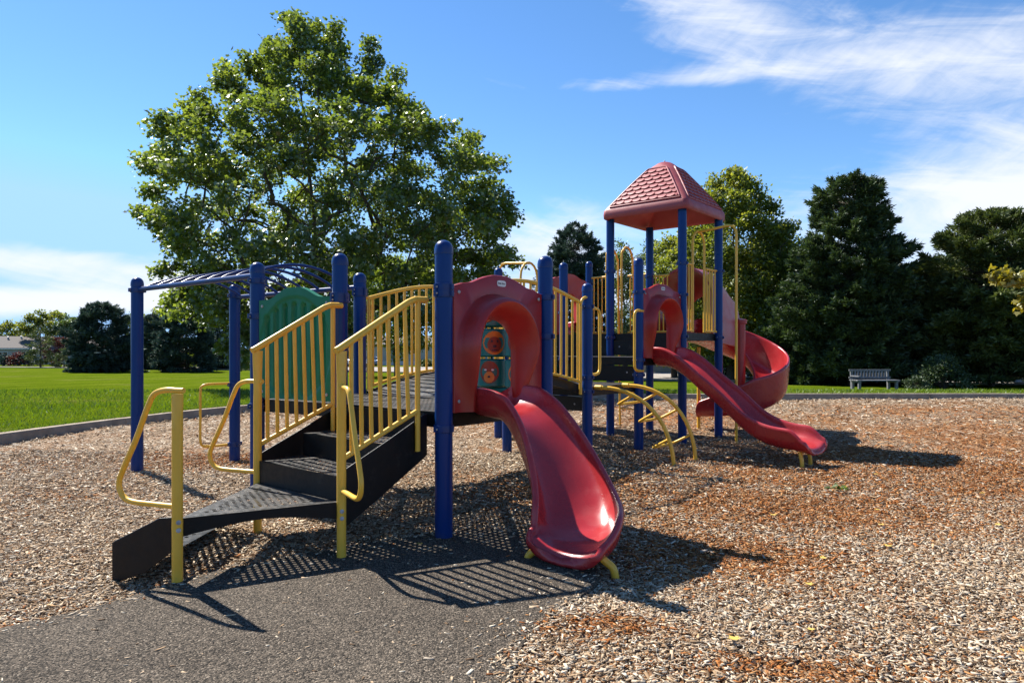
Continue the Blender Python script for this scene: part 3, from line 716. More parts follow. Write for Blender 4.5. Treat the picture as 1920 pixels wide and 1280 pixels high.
riser('J', 'O', .62, .79)

# ---- arched bridge between the two halves
def zbridge(t): return .905 + .19 * sin(pi * min(max(t, 0), 1))
def build_bridge():
    a0, a1 = Vector((*Q['inner'], 0)), Vector((*Q['J'], 0)); b0, b1 = Vector((*Q['ladder_far'], 0)), Vector((*Q['O'], 0))
    mb = MB(); n = 17
    for i in range(n):
        t0 = (i + .08) / n; t1 = (i + .92) / n
        z0, z1 = zbridge(t0), zbridge(t1)
        p = [a0.lerp(a1, t0).lerp(b0.lerp(b1, t0), q) for q in (.07, .93)]; q_ = [a0.lerp(a1, t1).lerp(b0.lerp(b1, t1), q) for q in (.07, .93)]
        poly = [(p[0].x, p[0].y, z0), (q_[0].x, q_[0].y, z1), (q_[1].x, q_[1].y, z1), (p[1].x, p[1].y, z0)]
        mb.slab(poly, (0, 0, -.035))
    br = mb.build('bridge_deck', M['deck'], PS, smooth=False)
    for q in (.05, .95):
        ms = MB(); pts = []
        for t in np.linspace(0.02, .98, 18):
            c = a0.lerp(a1, t).lerp(b0.lerp(b1, t), q); pts.append((c, zbridge(t)))
        d = (b0 - a0).normalized() * .012
        ms.loft([[c - d + Vector((0, 0, z + .015)), c + d + Vector((0, 0, z + .015)), c + d + Vector((0, 0, z - .09)), c - d + Vector((0, 0, z - .09))] for c, z in pts])
        ms.build('bridge_beam', M['black'], br, smooth=False)
build_bridge()

# ---- railings
def railing(name, top, bot, n, rt=.021, rb=.017, rbar=.014, skip=(), extra=None):
    """top / bot: polylines of local points; bars at equal spacing between them"""
    top = [Vector(p) for p in top]; bot = [Vector(p) for p in bot]
    mb = MB(); mb.tube(top, rt, 12); mb.tube(bot, rb, 10)
    def at(pl, t):
        L_ = [(pl[i + 1] - pl[i]).length for i in range(len(pl) - 1)]; s_ = t * sum(L_)
        for i, l in enumerate(L_):
            if s_ <= l or i == len(L_) - 1: return pl[i].lerp(pl[i + 1], min(1, s_ / l))
            s_ -= l
    for k in range(n):
        if k in skip: continue
        t = (k + .5) / n; mb.tube([at(bot, t), at(top, t)], rbar, 8)
    if extra: extra(mb)
    return mb.build(name, M['yellow'], PS, angle=50)

# stair hand rails
P1, P3, P2 = (-.754, .166), (-.752, 1.174), (-1.635, .509)
def flat_post(mb, p, z0, ztop, r=.030, dirv=(1, 0, 0)):
    x, y = p
    mb.lathe([(r, z0), (r, ztop - .22)], (x, y, 0), 16)
    d = Vector(dirv).normalized(); e = Vector((-d.y, d.x, 0)); rings = []
    for t in np.linspace(0, 1, 6):
        a = lerp(r, r * 1.38, t); b = lerp(r, r * .55, t); z = ztop - .22 + .20 * t
        rings.append([Vector((x, y, z)) + d * a * cos(k * pi / 8) + e * b * sin(k * pi / 8) for k in range(16)])
    mb.loft(rings)
def bolts(mb, p, z, d):
    mb.mi = 1; d = Vector(d).normalized()
    for dz in (0, -.045):
        mb.lathe([(.014, 0), (.013, .007), (.007, .009), (.0001, .009)], Vector((p[0], p[1], z + dz)) + d * .027, 12, tuple(d))
    mb.mi = 0
def stair_rail(v, post_p, name='stair_rail'):
    mb = MB()
    flat_post(mb, post_p, -.15, 1.37); bolts(mb, post_p, .33, (-.5, -.85, 0))
    x0, x1 = post_p[0], -.075
    top = [(x0 - .045, post_p[1], 1.350), (x0 - .02, post_p[1], 1.362), (x1 - .14, v, 1.69), (x1 - .08, v, 1.712), (x1 + .03, v, 1.715)]
    mb.tube(top, .0235, 12)
    bot = [(x0, post_p[1], .655), (x1 - .06, v, .925)]
    mb.tube(bot, .018, 10)
    a0, a1 = Vector(bot[0]), Vector(bot[1]); b0, b1 = Vector((x0, post_p[1], 1.362)), Vector((x1 - .10, v, 1.70))
    for k in range(1, 8):
        t = k / 8.0; mb.tube([a0.lerp(a1, t), b0.lerp(b1, t)], .0145, 10)
    mb.tube([(x1 - .055, v, .64), (x1 - .055, v, 1.70)], .019, 10)
    return mb.build(name, [M['yellow'], M['bolt']], PS, angle=50)
stair_rail(.13, P1); stair_rail(1.12, P3)
def loop_handle(base, d, pts, r=.0165, name='grab_loop'):
    """bent bar: pts are (distance along d, height) from base"""
    d = Vector((*d, 0)).normalized(); b = Vector((*base, 0))
    path = catmull([tuple(b + d * a + Vector((0, 0, z))) for a, z in pts], 6)
    return MB().tube([tuple(p) for p in path], r, 12).build(name, M['yellow'], PS, angle=60)
mb = MB(); flat_post(mb, P2, -.15, 1.125, dirv=(-.38, .92, 0)); bolts(mb, P2, .375, (-.2, -.95, 0)); mb.build('step_post', [M['yellow'], M['bolt']], PS, angle=50)
OUT_L = (-.38, .925); OUT_N = (-.36, -.93)
shape = [(-.045, 1.125), (0.0, 1.125), (.09, 1.125), (.165, 1.10), (.215, 1.02), (.30, .83), (.39, .66), (.425, .57), (.40, .50), (.33, .468), (.16, .462), (.02, .46)]
loop_handle(P2, OUT_L, shape); loop_handle(P3, OUT_L, shape); loop_handle(P1, OUT_N, [(0.0, 1.125), (.10, 1.118), (.165, 1.10), (.215, 1.02)] + shape[5:])
# free loop by the far end of the overhead bars
dd = (Q['bars_near'][0] - Q['bars_far'][0], Q['bars_near'][1] - Q['bars_far'][1])
loop_handle(Q['bars_far'], dd, [(.05, .945), (.12, .945), (.30, .945), (.385, .925), (.41, .86), (.41, .55), (.41, .29), (.385, .215), (.30, .198), (.12, .198), (.05, .198)], .015, 'step_loop')

# ---- steps and triangular landing
LZ = .385
def build_steps():
    mb = MB()
    tri = ccw([(P2[0] + .02, P2[1] + .02), (P1[0] - .01, P1[1] + .01), (P3[0] - .01, P3[1] - .02)])
    perforated(mb, tri, lambda x, y: LZ, pitch=.044, rr=.30, border=.045, ang=-.38)
    mb.mi = 1
    for i in range(3):
        a = Vector((*tri[i], 0)); b = Vector((*tri[(i + 1) % 3], 0)); d = (b - a).normalized(); nn = Vector((-d.y, d.x, 0)); n = 10
        rings = []
        for k in range(n + 1):
            t = k / n; h = .055 + .055 * abs(2 * t - 1) ** 1.6
            p = a.lerp(b, t); rings.append([p + Vector((0, 0, LZ - .002)), p + nn * .014 + Vector((0, 0, LZ - .002)), p + nn * .014 + Vector((0, 0, LZ - h)), p + Vector((0, 0, LZ - h))])
        mb.loft(rings)
    mb.build('landing', [M['deck'], M['black']], PS, smooth=False, recalc=False)
    v0, v1 = .17, 1.15
    for (u0, u1, z, zr) in ((-.745, -.375, .545, LZ), (-.375, -.03, .715, .545)):
        t = MB(); perforated(t, ccw([(u0, v0), (u1, v0), (u1, v1), (u0, v1)]), lambda x, y: z, pitch=.048, border=.03); t.mi = 1
        t.box((u0 - .004, (v0 + v1) / 2, (z + zr) / 2 - .012), (.010, v1 - v0, z - zr + .02))
        t.build('stair_tread', [M['deck'], M['black']], PS, smooth=False, recalc=False)
    t = MB(); t.box((-.03, (v0 + v1) / 2, .80), (.012, v1 - v0, .20)); t.build('stair_riser', M['black'], PS, smooth=False)
    for v in (v0 - .022, v1 + .022):
        poly = [(-.775, v, .20), (-.775, v, .575), (-.40, v, .735), (-.045, v, .895), (-.02, v, .895), (-.02, v, .60), (-.06, v, .575), (-.44, v, .37)]
        MB().slab(poly, (0, .012, 0)).build('stair_stringer', M['black'], PS, smooth=False, bevel=.004)
    # low entry step off the far edge of the landing
    d = Vector((*OUT_L, 0)).normalized()
    for p in (P2, (P3[0], P3[1])):
        lo_ = 0 if p == P2 else .15
        a = Vector((*p, 0)) + d * .01; b = a + d * .47
        poly = [a + Vector((0, 0, .22)), a + Vector((0, 0, .40 - lo_)), a + d * .12 + Vector((0, 0, .385 - lo_)), b + Vector((0, 0, .215 - lo_)), b + Vector((0, 0, -.03)), a + d * .22 + Vector((0, 0, .06))]
        e = (Vector((*P3, 0)) - Vector((*P2, 0))).normalized()
        MB().slab(poly, e * .012).build('entry_stringer', M['black'], PS, smooth=False, bevel=.004)
    e = Vector((*P3, 0)) - Vector((*P2, 0)); a = Vector((*P2, 0)) + d * .04
    t = MB(); q = [a + e * .02, a + e * .98, a + e * .98 + d * .36, a + e * .02 + d * .36]
    perforated(t, ccw([(p.x, p.y) for p in q]), lambda x, y: .195, pitch=.044, rr=.30, border=.03, ang=-.38); t.mi = 1
    t.box((q[2] + q[3]) / 2 + Vector((0, 0, .10)), (e.length * .95, .012, .19), e)
    t.build('entry_step', [M['black'], M['black']], PS, smooth=False, recalc=False)
build_steps()

# ---- overhead loop ladder
def build_overhead():
    a0, a1 = Vector((*Q['ladder_near'], 2.03)), Vector((*Q['bars_near'], 2.03)); b0, b1 = Vector((*Q['ladder_far'], 2.0)), Vector((*Q['bars_far'], 2.0))
    ins = (b0 - a0).normalized() * .10
    for p, q in ((a0 + ins * .0, a1), (b0, b1)):
        MB().tube([p, q], .027, 14).build('overhead_rail', M['blue'], PS)
    n = 9
    for i in range(n):
        t = (i + .6) / (n + .2); p = a0.lerp(a1, t); q = b0.lerp(b1, t)
        pts = []
        for k in range(13):
            s_ = k / 12; pts.append(tuple(p.lerp(q, s_) + Vector((0, 0, .17 * sin(pi * s_) ** .8))))
        MB().tube(pts, .0145, 10).build('rung', M['blue'], PS)
    # the wide first arch at the platform
    d = (a1 - a0).normalized()
build_overhead()

# ---- bridge railings
def arc_rail(k0, k1, side, n):
    a = Vector((*Q[k0], 0)); b = Vector((*Q[k1], 0)); d = (b - a).normalized(); nn = Vector((-d.y, d.x, 0)) * side * .02
    ts = np.linspace(.055, .93, 22)
    top = [a.lerp(b, t) + nn + Vector((0, 0, 1.865 + .23 * sin(pi * t) ** 1.1)) for t in ts]
    bot = [a.lerp(b, t) + nn + Vector((0, 0, .94 + .18 * sin(pi * t))) for t in ts]
    def ex(mb):
        p = a.lerp(b, .93) + nn; q = a.lerp(b, .055) + nn
        mb.tube([p + Vector((0, 0, .83)), p + Vector((0, 0, 1.88))], .019, 10)
        mb.tube([tuple(x) for x in catmull([p + Vector((0, 0, 1.88)), p + d * .03 + Vector((0, 0, 1.945)), p + d * .09 + Vector((0, 0, 1.975)), b + nn * 2 + Vector((0, 0, 1.975))], 5)], .017, 10)
        mb.tube([tuple(x) for x in catmull([q + Vector((0, 0, .80)), q + Vector((0, 0, 1.2)), q + Vector((0, 0, 1.84)), q - d * .02 + Vector((0, 0, 1.90)), a + nn + Vector((0, 0, 1.93))], 5)], .019, 10)
    railing('bridge_railing', top, bot, n, .021, .017, .014, extra=ex)
arc_rail('inner', 'J', -1, 19); arc_rail('ladder_far', 'O', 1, 19)

# ---- tower and back rails
def edge(k0, k1, t, z, off=0.0):
    a = Vector((*Q[k0], 0)); b = Vector((*Q[k1], 0)); d = (b - a).normalized(); return a.lerp(b, t) + Vector((-d.y, d.x, 0)) * off + Vector((0, 0, z))
def edge_rail(k0, k1, t0, t1, z0, z1, n, name='guard_rail'):
    railing(name, [edge(k0, k1, t0, z1), edge(k0, k1, t1, z1)], [edge(k0, k1, t0, z0), edge(k0, k1, t1, z0)], n, .018, .016, .012)
edge_rail('K', 'TB', .05, .40, 1.66, 2.66, 5); edge_rail('K', 'TB', .66, .95, 1.66, 2.64, 4)
edge_rail('TB', 'TR', .06, .30, 1.66, 2.60, 4); 
edge_rail('N', 'H', .06, .42, 1.30, 2.36, 5); edge_rail('N', 'H', .78, .95, 1.30, 2.36, 2); edge_rail('O', 'N', .08, .93, .98, 2.0, 10)
edge_rail('TF', 'TR', .07, .27, 1.64, 2.63, 3); edge_rail('TF', 'TR', .62, .93, 1.64, 2.60, 4)
def fire_pole(k0, k1, t0, t1, ztop, zb, reach, name='fire_pole'):
    a = edge(k0, k1, t0, 0); b = edge(k0, k1, t1, 0); d = (Vector((*Q[k1], 0)) - Vector((*Q[k0], 0))).normalized(); out = Vector((d.y, -d.x, 0)) * (1 if reach > 0 else -1)
    w = (b - a).length; mb = MB()
    arch = [a + Vector((0, 0, zb))] + [(a + b) / 2 + (b - a) * .5 * -cos(t) + Vector((0, 0, ztop - w * .55 + w * .55 * sin(t))) for t in np.linspace(0, pi, 11)] + [b + Vector((0, 0, zb))]
    mb.tube(arch, .019, 12)
    c = (a + b) / 2; r_ = abs(reach)
    arm = [c + Vector((0, 0, ztop - .01)), c + out * (r_ - .14) + Vector((0, 0, ztop + .03)), c + out * (r_ - .05) + Vector((0, 0, ztop + .015)), c + out * (r_ - .008) + Vector((0, 0, ztop - .045)),
           c + out * r_ + Vector((0, 0, ztop - .13)), c + out * r_ + Vector((0, 0, -.1))]
    mb.tube(arm, .0195, 12)
    return mb.build(name, M['yellow'], PS, angle=60)
fire_pole('TF', 'TR', .27, .585, 3.15, 1.62, .60)
fire_pole('N', 'H', .42, .76, 2.78, 1.27, -.62)
# ladder behind the tower, with a tall hooped stile
def build_ladder():
    mb = MB(); d = Vector((*Q['TB'], 0)) - Vector((*Q['K'], 0)); d.normalize(); c = edge('K', 'TB', .53, 0); out = Vector((1, .04, 0)).normalized()
    for s_ in (-.16, .16):
        p = c + d * s_
        path = [p - out * .22 + Vector((0, 0, 1.62)), p - out * .22 + Vector((0, 0, 2.9)), p - out * .17 + Vector((0, 0, 3.06)), p - out * .05 + Vector((0, 0, 3.14)), p + out * .08 + Vector((0, 0, 3.10)),
                p + out * .17 + Vector((0, 0, 2.96)), p + out * .20 + Vector((0, 0, 2.7)), p + out * .28 + Vector((0, 0, -.1))]
        mb.tube([tuple(q) for q in catmull(path, 5)], .018, 10)
    for z in np.arange(.3, 1.7, .3): mb.tube([c + d * -.16 + out * .27 + Vector((0, 0, z)), c + d * .16 + out * .27 + Vector((0, 0, z))], .014, 8)
    mb.build('ladder', M['yellow'], PS, angle=60)
build_ladder()

# hand loops either side of the arch climber opening
e = (Q['M'][0] - Q['J'][0], Q['M'][1] - Q['J'][1])
lp = [(.05, 1.855), (.10, 1.855), (.20, 1.855), (.262, 1.83), (.285, 1.76), (.285, 1.45), (.285, 1.16), (.262, 1.085), (.20, 1.06), (.10, 1.055), (.05, 1.055)]
loop_handle(Q['J'], e, lp, .018); loop_handle((Q['M'][0], Q['M'][1] - .05), (-e[0], -e[1]), [(a - .08, z + .02) for a, z in lp], .018)

# arch climber
def build_climber():
    def side(u0, u1):
        pts = []
        for t in np.linspace(0, 1, 15):
            a = t * pi / 2
            pts.append(Vector((lerp(u0, u1, sin(a)), .95 - .82 * sin(a) ** .95, -.12 + (.90 + .12) * cos(a) ** .85 if t < 1 else -.12)))
        return pts
    L_ = side(3.62, 3.88); R_ = side(4.27, 4.47)
    mb = MB()
    for s_ in (L_, R_): mb.tube(s_, .024, 12)
    for s_ in (L_, R_): mb.tube([s_[0] + Vector((0, .09, .0)), s_[0]], .030, 10)
    for f in (.28, .52, .76):
        i = f * 14; i0 = int(i); p = L_[i0].lerp(L_[i0 + 1], i - i0); q = R_[i0].lerp(R_[i0 + 1], i - i0)
        dr = Vector((0, .22, -.12))
        path = [p, p + dr * .8 + (q - p) * .03, p + dr + (q - p) * .14, q + dr - (q - p) * .14, q + dr * .8 - (q - p) * .03, q]
        mb.tube([tuple(x) for x in catmull(path, 5)], .0165, 10)
    mb.build('arch_climber', M['yellow'], PS, angle=60)
build_climber()

# ---- moulded panels
def wavy_top(a, half, z1, crest):
    """profile of a panel top: level shoulders, a rounded crest in the middle"""
    t = abs(a) / half
    return z1 + crest * (float(1 - ss(.12, .78, t)))
def hood_panel(k0, k1, z0, side, name='hood_panel', height=.92, mat='red', plate=True):
    """solid panel with an arched opening that flares out into a hooded lip; side=-1 faces -v"""
    a = Vector((*Q[k0], 0)); b = Vector((*Q[k1], 0)); d = (b - a).normalized(); nn = Vector((-d.y, d.x, 0)) * -side * -1
    c = (a + b) / 2; half = (b - a).length / 2 - .078; z1 = z0 + height
    def P(x, z, o): return c + d * x + nn * o + Vector((0, 0, z))
    N_ = 41
    def arch(rr, zb, zc):
        pts = []
        for i in range(N_):
            t = i / (N_ - 1) * 2 - 1
            if abs(t) > .56:
                s_ = (abs(t) - .56) / .44; pts.append((math.copysign(rr, t), lerp(zc, zb, s_)))
            else:
                an = pi / 2 - t / .56 * pi / 2; pts.append((rr * cos(an), zc + rr * sin(an)))
        return pts
    zc = z0 + .44
    inner = arch(.44, z0 - .02, zc - .02)
    outer = []
    for i, (x, z) in enumerate(inner):
        # project from the arch centre to the panel outline
        dx, dz = x, z - zc + .02
        if z <= zc - .02: outer.append((math.copysign(half, x), z)); continue
        l = math.hypot(dx, dz); dx /= l; dz /= l; t = .1
        while t < 2:
            xx, zz = dx * t, zc - .02 + dz * t
            if abs(xx) >= half or zz >= wavy_top(xx, half, z1, .085): break
            t += .004
        outer.append((max(-half, min(half, dx * t)), zc - .02 + dz * t))
    zb = z0 - .02; ox = -.075 * (1 if side < 0 else 0)
    def lvl(rr, rlow, zcc, o, olow):
        row = []
        for x, z in arch(rr, zb, zcc):
            w_ = float(ss(zb + .02, zcc + .02, z)); row.append(P(ox + x / rr * lerp(rlow, rr, w_), z, lerp(olow, o, w_)))
        return row
    inner = [(x + ox, z) for x, z in inner]
    rows = [[P(x, z, -.022) for x, z in outer], [P(x, z, .016) for x, z in outer], [P(x * .985, z - .006 if z > zc else z, .024) for x, z in outer],
            [P(x, z, .024) for x, z in inner], lvl(.425, .40, zc - .01, .034, .027), lvl(.405, .36, zc, .075, .04), lvl(.385, .325, zc + .005, .135, .06), lvl(.372, .305, zc + .008, .178, .078),
            lvl(.350, .29, zc + .006, .192, .082), lvl(.330, .275, zc + .002, .180, .075), lvl(.300, .26, zc - .005, .125, .055), lvl(.262, .25, zc - .015, .05, .03), lvl(.245, .245, zc - .02, .0, .0), lvl(.245, .245, zc - .02, -.022, -.022)]
    mb = MB(); vs = [p for r in rows for p in r]; m = len(rows); fs = []
    for i in range(m):
        j = (i + 1) % m
        for k in range(N_ - 1): fs.append((i * N_ + k, i * N_ + k + 1, j * N_ + k + 1, j * N_ + k))
    fs.append(tuple(i * N_ for i in range(m))); fs.append(tuple(i * N_ + N_ - 1 for i in reversed(range(m))))
    mb.add(vs, fs)
    o = mb.build(name, M[mat], PS, angle=55)
    for x in (-half + .05, half - .05):
        for z in (z0 + .06, z1 - .07):
            bm_ = MB(); bm_.lathe([(.014, 0), (.013, .006), (.006, .009), (.0001, .009)], P(x, z, .024), 10, tuple(nn)); bm_.build('bolt', M['bolt'], o)
    if plate:
        pm = MB(); w, h = .052, .024; poly = []
        for k in range(24):
            an = 2 * pi * k / 24; cx = math.copysign(abs(cos(an)) ** .55, cos(an)) * w; cz = math.copysign(abs(sin(an)) ** .55, sin(an)) * h; poly.append(P(cx, z1 + .025 + cz, .0245))
        pm.slab(poly, nn * .003)
        pl = pm.build('name_plate', M['white'], o, smooth=False)
        cu = bpy.data.curves.new('plate_text', 'FONT'); cu.body = 'little tikes'; cu.size = .021; cu.align_x = 'CENTER'; cu.align_y = 'CENTER'; cu.extrude = .0006
        to = bpy.data.objects.new('tmp', cu); COL.objects.link(to); dg = bpy.context.evaluated_depsgraph_get(); me = bpy.data.meshes.new_from_object(to.evaluated_get(dg))
        bpy.data.objects.remove(to)
        xd = d if nn.cross(d).z < 0 or True else -d
        xd = Vector((0, 0, 1)).cross(nn) ; X = xd.normalized()
        vs = [P(0, z1 + .026, .0282) + X * v.co.x + Vector((0, 0, v.co.y)) + nn * v.co.z for v in me.vertices]
        tm = MB(); tm.add(vs, [tuple(p.vertices) for p in me.polygons]); tm.build('lettering', M['ink'], o, smooth=False)
    return o
hood_panel('near', 'slide_right', .925, -1); hood_panel('M', 'TF', 1.265, -1); hood_panel('H', 'K', 1.68, 1, plate=False)

def green_panel():
    a = Vector((*Q['stair_left'], 0)); b = Vector((*Q['ladder_near'], 0)); d = (b - a).normalized(); nn = Vector((-d.y, d.x, 0))   # towards -u
    if nn.x > 0: nn = -nn
    c = (a + b) / 2 + nn * .0; half = (b - a).length / 2 - .072; z0, z1 = .93, 1.80
    def P(x, z, o): return c + d * x + nn * o + Vector((0, 0, z))
    mb = MB(); n = 96; cols = np.linspace(-half, half, n + 1); slots = [(-.36, .30), (-.24, .36), (-.12, .395), (0, .405), (.12, .395), (.24, .36), (.36, .30)]
    zs = np.linspace(0, 1, 64)
    def rec(x, z):
        """depth of the recessed slots and of the raised rim arch"""
        zz = z - 1.36; o = .026
        for sx, hh in slots:
            h2 = hh - .032; q = math.hypot(x - sx, max(0, abs(zz) - h2) if abs(zz) > h2 else 0)
            o -= .030 * float(1 - ss(.026, .038, q))
        rim = math.hypot(x / .47, zz / .455)
        o += .010 * float(ss(.975, 1.0, rim))
        return o
    front = []; 
    for x in cols:
        zt = wavy_top(x, half, z1, .095); front.append([P(x, z0 + (zt - z0) * q, rec(x, z0 + (zt - z0) * q)) for q in zs])
    vs = [p for r in front for p in r]; k = len(zs)
    fs = [(i * k + j, (i + 1) * k + j, (i + 1) * k + j + 1, i * k + j + 1) for i in range(n) for j in range(k - 1)]
    back = [[P(x, z0, -.024), P(x, wavy_top(x, half, z1, .095), -.024)] for x in cols]; off = len(vs); vs += [p for r in back for p in r]
    for i in range(n):
        fs.append((off + i * 2, off + i * 2 + 1, off + i * 2 + 3, off + i * 2 + 2))
        fs.append((i * k + k - 1, (i + 1) * k + k - 1, off + i * 2 + 3, off + i * 2 + 1)); fs.append((i * k, off + i * 2, off + i * 2 + 2, (i + 1) * k))
    fs.append(tuple([j for j in range(k)] + [off + 1, off])); fs.append(tuple([n * k + j for j in reversed(range(k))] + [off + n * 2, off + n * 2 + 1]))
    mb.add(vs, fs); o = mb.build('slotted_panel', M['green'], PS, angle=60)
    for x in (-half + .045, half - .045):
        for z in (.985, 1.745): bb = MB(); bb.lathe([(.014, 0), (.013, .006), (.0001, .008)], P(x, z, .036), 10, tuple(nn)); bb.build('bolt', M['bolt'], o)
green_panel()

# ---- tic tac toe panel of turning drums
def drum_panel():
    a = Vector((*Q['slide_right'], 0)); b = Vector((*Q['inner'], 0)); d = (b - a).normalized(); nn = Vector((-1, 0, 0))
    L_ = (b - a).length
    fr = MB()
    for z in (1.0, 1.83): fr.tube([a + d * .06 + Vector((0, 0, z)), b - d * .06 + Vector((0, 0, z))], .022, 10)
    for t in (.085, .915): fr.tube([a + d * L_ * t + Vector((0, 0, .99)), a + d * L_ * t + Vector((0, 0, 1.84))], .020, 10)
    for t in (.225, .50, .775): fr.tube([a + d * L_ * t + Vector((0, 0, .99)), a + d * L_ * t + Vector((0, 0, 1.84))], .010, 8)
    f = fr.build('drum_frame', M['teal'], PS)
    for i, t in enumerate((.225, .50, .775)):
        for j in range(3):
            z = 1.025 + j * .268; c = a + d * L_ * t + Vector((0, 0, z)); m_ = MB(); r = .135
            m_.lathe([(r - .02, 0), (r, .014), (r, .236), (r - .02, .25)], c, 28)
            # raised animal face facing the deck: mane disc, face, eyes and muzzle
            yaw = (.62, .45, .8, .55, .9, .35, .7, .5, .6)[i * 3 + j]; dA, nA = d, nn; c_, s_ = cos(yaw), sin(yaw)
            kind = (i + j) % 2; fc = c + Vector((0, 0, .125))
            def disc(cx, cz, rx, rz, lift, mi):
                m_.mi = mi; ring = []; cen = None
                for k in range(18):
                    an = 2 * pi * k / 18; x, zz = cx + rx * cos(an), cz + rz * sin(an); x = max(-.12, min(.12, x))
                    base = math.sqrt(max(.0001, r * r - x * x)); ring.append((x, zz, base))
                nv = Vector((-c_, -s_, 0)); dv = Vector((-s_, c_, 0)); top = [fc + dv * x + nv * (bs + lift) + Vector((0, 0, zz)) for x, zz, bs in ring]; bot = [fc + dv * x + nv * (bs - .004) + Vector((0, 0, zz)) for x, zz, bs in ring]
                cb = math.sqrt(max(.0001, r * r - cx * cx)); n0 = len(top)
                m_.add(top + bot + [fc + dv * cx + nv * (cb + lift + .002) + Vector((0, 0, cz))],
                       [(k, (k + 1) % n0, 2 * n0) for k in range(n0)] + [(k, n0 + k, n0 + (k + 1) % n0, (k + 1) % n0) for k in range(n0)])
            if kind == 0:
                disc(0, 0, .098, .105, .004, 1); disc(0, -.015, .062, .07, .010, 2); disc(-.025, .015, .009, .011, .016, 3); disc(.025, .015, .009, .011, .016, 3); disc(0, -.03, .017, .013, .016, 3); disc(0, -.062, .026, .007, .015, 3)
            else:
                disc(0, .01, .085, .10, .004, 2); disc(0, -.035, .048, .05, .010, 1); disc(-.032, .03, .012, .008, .012, 4); disc(.032, .03, .012, .008, .012, 4); disc(0, -.03, .012, .010, .016, 3)
            m_.mi = 0
            m_.build('drum', [M['teal'], M['orange'], M['brown'], M['ink'], M['white']], f, angle=45)
drum_panel()

# ---- slides
def trough(w, hl, hr, t, thick=.055):
    """closed cross section (s to the right of travel, h up), left wall hl, right wall hr"""
    pts = [(-w, hl - .005), (-w + .004, hl * .55), (-w + .032, .055), (-w + .105, .008), (0, 0), (w - .105, .008), (w - .032, .055), (w - .004, hr * .55), (w, hr - .005),
           (w + .012, hr + .014), (w + .038, hr + .016), (w + .052, hr - .012), (w + .046, hr - .04), (w + .034, hr * .45), (w + .012, 0.0), (w - .07, -thick), (0, -thick - .004),
           (-w + .07, -thick), (-w - .012, 0.0), (-w - .034, hl * .45), (-w - .046, hl - .04), (-w - .052, hl - .012), (-w - .038, hl + .016), (-w - .012, hl + .014)]
    return pts
def sweep_slide(name, path, heads, prof_fn, mat, up=None, subsurf=1):
    rings = []
    for i, (p, h) in enumerate(zip(path, heads)):
        h = Vector((h[0], h[1], 0)).normalized(); right = Vector((h.y, -h.x, 0)); pr = prof_fn(i / (len(path) - 1))
        bank = pr[1] if isinstance(pr, tuple) else 0.0; pr = pr[0] if isinstance(pr, tuple) else pr
        rings.append([Vector(p) + right * (s_ * cos(bank)) + Vector((0, 0, hh + s_ * sin(bank))) for s_, hh in pr])
    mb = MB(); mb.loft(rings, caps=True)
    return mb.build(name, M[mat], PS, angle=70, subsurf=subsurf)
def slide_leg(parent, p, lean, z):
    path = [(p[0], p[1], z), (p[0] + lean[0] * .5, p[1] + lean[1] * .5, z * .72), (p[0] + lean[0], p[1] + lean[1], z * .3), (p[0] + lean[0] * 1.15, p[1] + lean[1] * 1.15, -.1)]
    mb = MB(); mb.tube([tuple(q) for q in catmull(path, 5)], .024, 12); mb.build('leg', M['yellow'], parent)

def near_slide():
    n = 34; path = []; heads = []; ths = []
    for i in range(n):
        t = i / (n - 1)
        if t < .16:
            q = t / .16; path.append((.55, .03 - .28 * q, .905 - .02 * q * q)); heads.append((0, -1)); ths.append(0)
        else:
            th = (t - .16) / .84 * 90; a = R(th); zz = interp([0, 10, 20, 30, 40, 50, 60, 75, 90], [.885, .79, .65, .50, .36, .25, .18, .135, .125], th)
            path.append((.03 + .52 * cos(a), -.25 - .80 * sin(a), zz)); heads.append((-.52 * sin(a), -.80 * cos(a))); ths.append(th)
    # rolled exit lip
    x, y, z = path[-1]
    for dx, dz in ((-.035, -.004), (-.06, -.018), (-.075, -.04)):
        path.append((x + dx, y, z + dz)); heads.append((-1, 0)); ths.append(90)
    N_ = len(path)
    def prof(f):
        i = round(f * (N_ - 1)); th = ths[i]
        # travel heads to the camera: image left is the right-hand wall
        hr = interp([0, 10, 20, 30, 45, 60, 75, 82, 90], [.165, .22, .26, .29, .28, .24, .20, .13, .085], th); hl = interp([0, 20, 40, 60, 75, 82, 90], [.165, .165, .17, .175, .18, .13, .085], th)
        thick = interp([0, 60, 90], [.055, .06, .075], th)
        w = .248; pr = trough(w, hl, hr, f, thick)
        if i >= n:
            k = (1, .82, .5)[i - n]; pr = [(s_ * (1 - .04 * (i - n)), lerp(-.02, hh, k)) for s_, hh in pr]
        return (pr, 0)
    o = sweep_slide('curved_slide', path, heads, prof, 'slide')
    slide_leg(o, (.03, -.83), (-.03, .07), .10); slide_leg(o, (.07, -1.24), (.04, -.09), .12)
near_slide()

